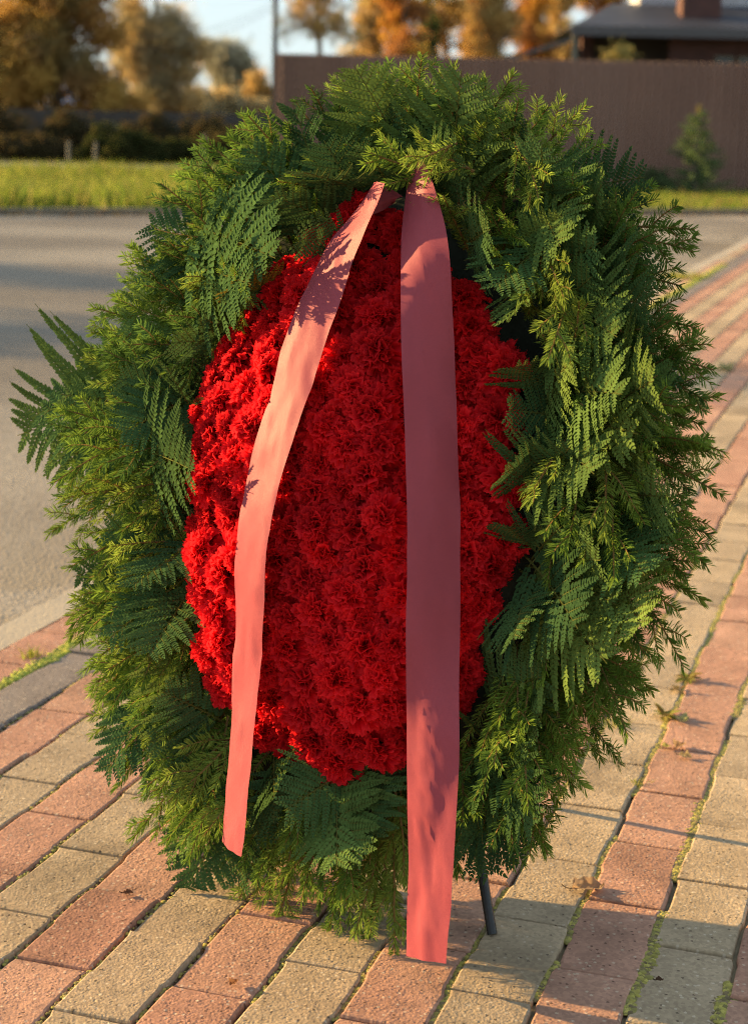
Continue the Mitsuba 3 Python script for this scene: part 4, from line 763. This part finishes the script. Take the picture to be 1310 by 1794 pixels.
tuft(1116, 1374, 26, 0.016, 0.005, YG, 'grass_tuft', 'tiny pale grass tuft in the joint right of the wreath', 'grass tuft')
tuft(1195, 487, 260, 0.055, 0.075, YG, 'grass_tuft', 'yellow green grass clump along the kerb behind the wreath on the right', 'grass tuft', 0.005)
tuft(1085, 1270, 30, 0.020, 0.008, [(0.34, 0.32, 0.10), (0.3, 0.3, 0.06)], 'grass_tuft', 'pale yellow grass tuft beside the lowest right fir tips', 'grass tuft')
def weed(px, py, n, size, cols, label):
    p = on_ground(px, py); t = thing('weed', label, 'weed'); 
    for i in range(n):
        a = i * 2 * PI / n + r.normal(0, .4); L = size * r.uniform(.6, 1.15); el = r.uniform(.05, .8); v, f = leaflet(L, L * r.uniform(.38, .55), r.uniform(-.5, .1), r, 5)
        d = V3(math.cos(a) * math.cos(el), math.sin(a) * math.cos(el), math.sin(el)); sd = unit(np.cross(V3(0, 0, 1), d)); up = np.cross(d, sd); v = p + V3(0, 0, .003) + d * .003 + v[:, :1] * d + v[:, 1:2] * sd + v[:, 2:] * up; v[:, 2] = v[:, 2].clip(.002)
        put('leaf', (v, f), 'leaf_mat', t, color=np.tile(np.array(cols[i % len(cols)]) * r.uniform(.8, 1.2), (len(v), 1)))
WEED = [(0.24, 0.25, 0.06), (0.32, 0.29, 0.09), (0.26, 0.17, 0.06), (0.20, 0.24, 0.05)]
weed(1205, 1192, 11, 0.028, WEED, 'leafy weed growing from the mossy joint, farther of the two'); weed(1188, 1212, 8, 0.022, [(0.26, 0.16, 0.07), (0.30, 0.22, 0.09)], 'withered brown weed touching the farther leafy weed')
weed(1163, 1258, 12, 0.030, WEED, 'leafy weed with a raised tip, nearer of the two'); weed(1196, 1268, 5, 0.020, [(0.36, 0.36, 0.16)], 'pale flat weed leaf beside the nearer leafy weed')
weed(1270, 650, 14, 0.06, [(0.20, 0.22, 0.09), (0.24, 0.25, 0.12)], 'blurred grey green weed on the paving at the right edge')
def dry_leaf(px, py, size, rot, label, col, curl=0.5, z=0.003):
    p = on_ground(px, py); n, m = 14, 9; t, q = np.meshgrid(np.linspace(0, 1, n), np.linspace(-1, 1, m), indexing='ij'); hw = np.sin(PI * t ** .8) ** .7 * .42 * (1 + .14 * np.sin(t * 17))
    x = (t - .5); y = q * hw; zz = curl * (y ** 2 * 1.6 + .25 * x ** 2) + .30 * (meshkit.fbm(np.stack([t * 4, q * 2.5, 0 * t + px], -1), 3) - .5) + .05 * np.abs(q) * np.sin(t * 12)
    v = np.stack([x, y, zz - zz.min()], -1).reshape(-1, 3) * size; c, s_ = math.cos(rot), math.sin(rot); v = v @ np.array([[c, -s_, 0], [s_, c, 0], [0, 0, 1]]).T + p + V3(0, 0, z)
    i, j = np.meshgrid(np.arange(n - 1), np.arange(m - 1), indexing='ij'); k_ = (i * m + j).ravel(); f = np.stack([k_, k_ + 1, k_ + m + 1, k_ + m], 1)
    st = tube(np.array([v[m // 2], v[m // 2] + V3(-c, -s_, .25) * size * .2, v[m // 2] + V3(-c, -s_, .5) * size * .35]), .0007, 4); M = Mesh(); M.add(v, f, col); M.add(*st, np.array(col) * .6); k = M.put('fallen_leaf', 'leaf_mat', smooth=True); tag(k, label, 'leaf')
dry_leaf(1030, 1562, 0.044, 0.15, 'crumpled tan dry leaf lying over the joint right of the easel leg', (0.40, 0.28, 0.18), 0.45, 0.003)
dry_leaf(1190, 1312, 0.026, 0.9, 'small curled pale leaf on the red course below the weeds', (0.36, 0.25, 0.14), 1.2)
dry_leaf(1200, 1330, 0.022, -0.5, 'smallest straw coloured leaf bit below the weeds', (0.40, 0.32, 0.16), 1.0)
dry_leaf(1168, 1312, 0.018, 0.3, 'tiny yellow green leaf bit beside the mossy joint', (0.38, 0.36, 0.12), .8)
dry_leaf(410, 1728, 0.014, 1.2, 'tiny brown seed husk on the red paver near the front edge', (0.25, 0.13, 0.07), 1.4)
dry_leaf(1155, 1722, 0.010, .2, 'tiny dark leaf scrap on the tan paver at the lower right', (0.10, 0.06, 0.04), .8)
dry_leaf(225, 1570, 0.014, .4, 'small dark twig scrap on the red paver at the lower left', (0.12, 0.07, 0.05), .8)

# leaf litter along the verge kerb and over the grass
r = np.random.default_rng(77); n = 2600; X_ = r.uniform(-8, 9, n); d_l = np.where(r.random(n) < .5, r.normal(-0.12, 0.14, n), r.uniform(0.2, 7, n)); P = np.column_stack([X_, edge_y(X_) + d_l, np.where(d_l > 0.1, 0.09 + r.uniform(0, .1, n), 0.004)])
A = unit(np.column_stack([r.normal(size=(n, 2)), r.normal(0, .25, n)])); Bv = unit(np.cross(A, V3(0, 0, 1) + r.normal(0, .3, (n, 3)))); S = r.uniform(.02, .05, (n, 1))
v = np.stack([P - A * S, P - Bv * S * .6, P + A * S, P + Bv * S * .6], 1); v[..., 2] = v[..., 2].clip(0.0); o = np.arange(n)[:, None] * 4; pal = np.array([(0.26, 0.15, 0.06), (0.34, 0.21, 0.08), (0.18, 0.11, 0.06), (0.40, 0.28, 0.10)])
M = Mesh(); M.add(v.reshape(-1, 3), np.vstack([o + [0, 1, 2], o + [0, 2, 3]]), np.repeat(pal[r.integers(4, size=n)], 4, 0)); k = M.put('leaf_litter', 'leaf_mat'); tag(k, 'brown fallen leaves along the far kerb and in the grass', 'leaves', kind='stuff')
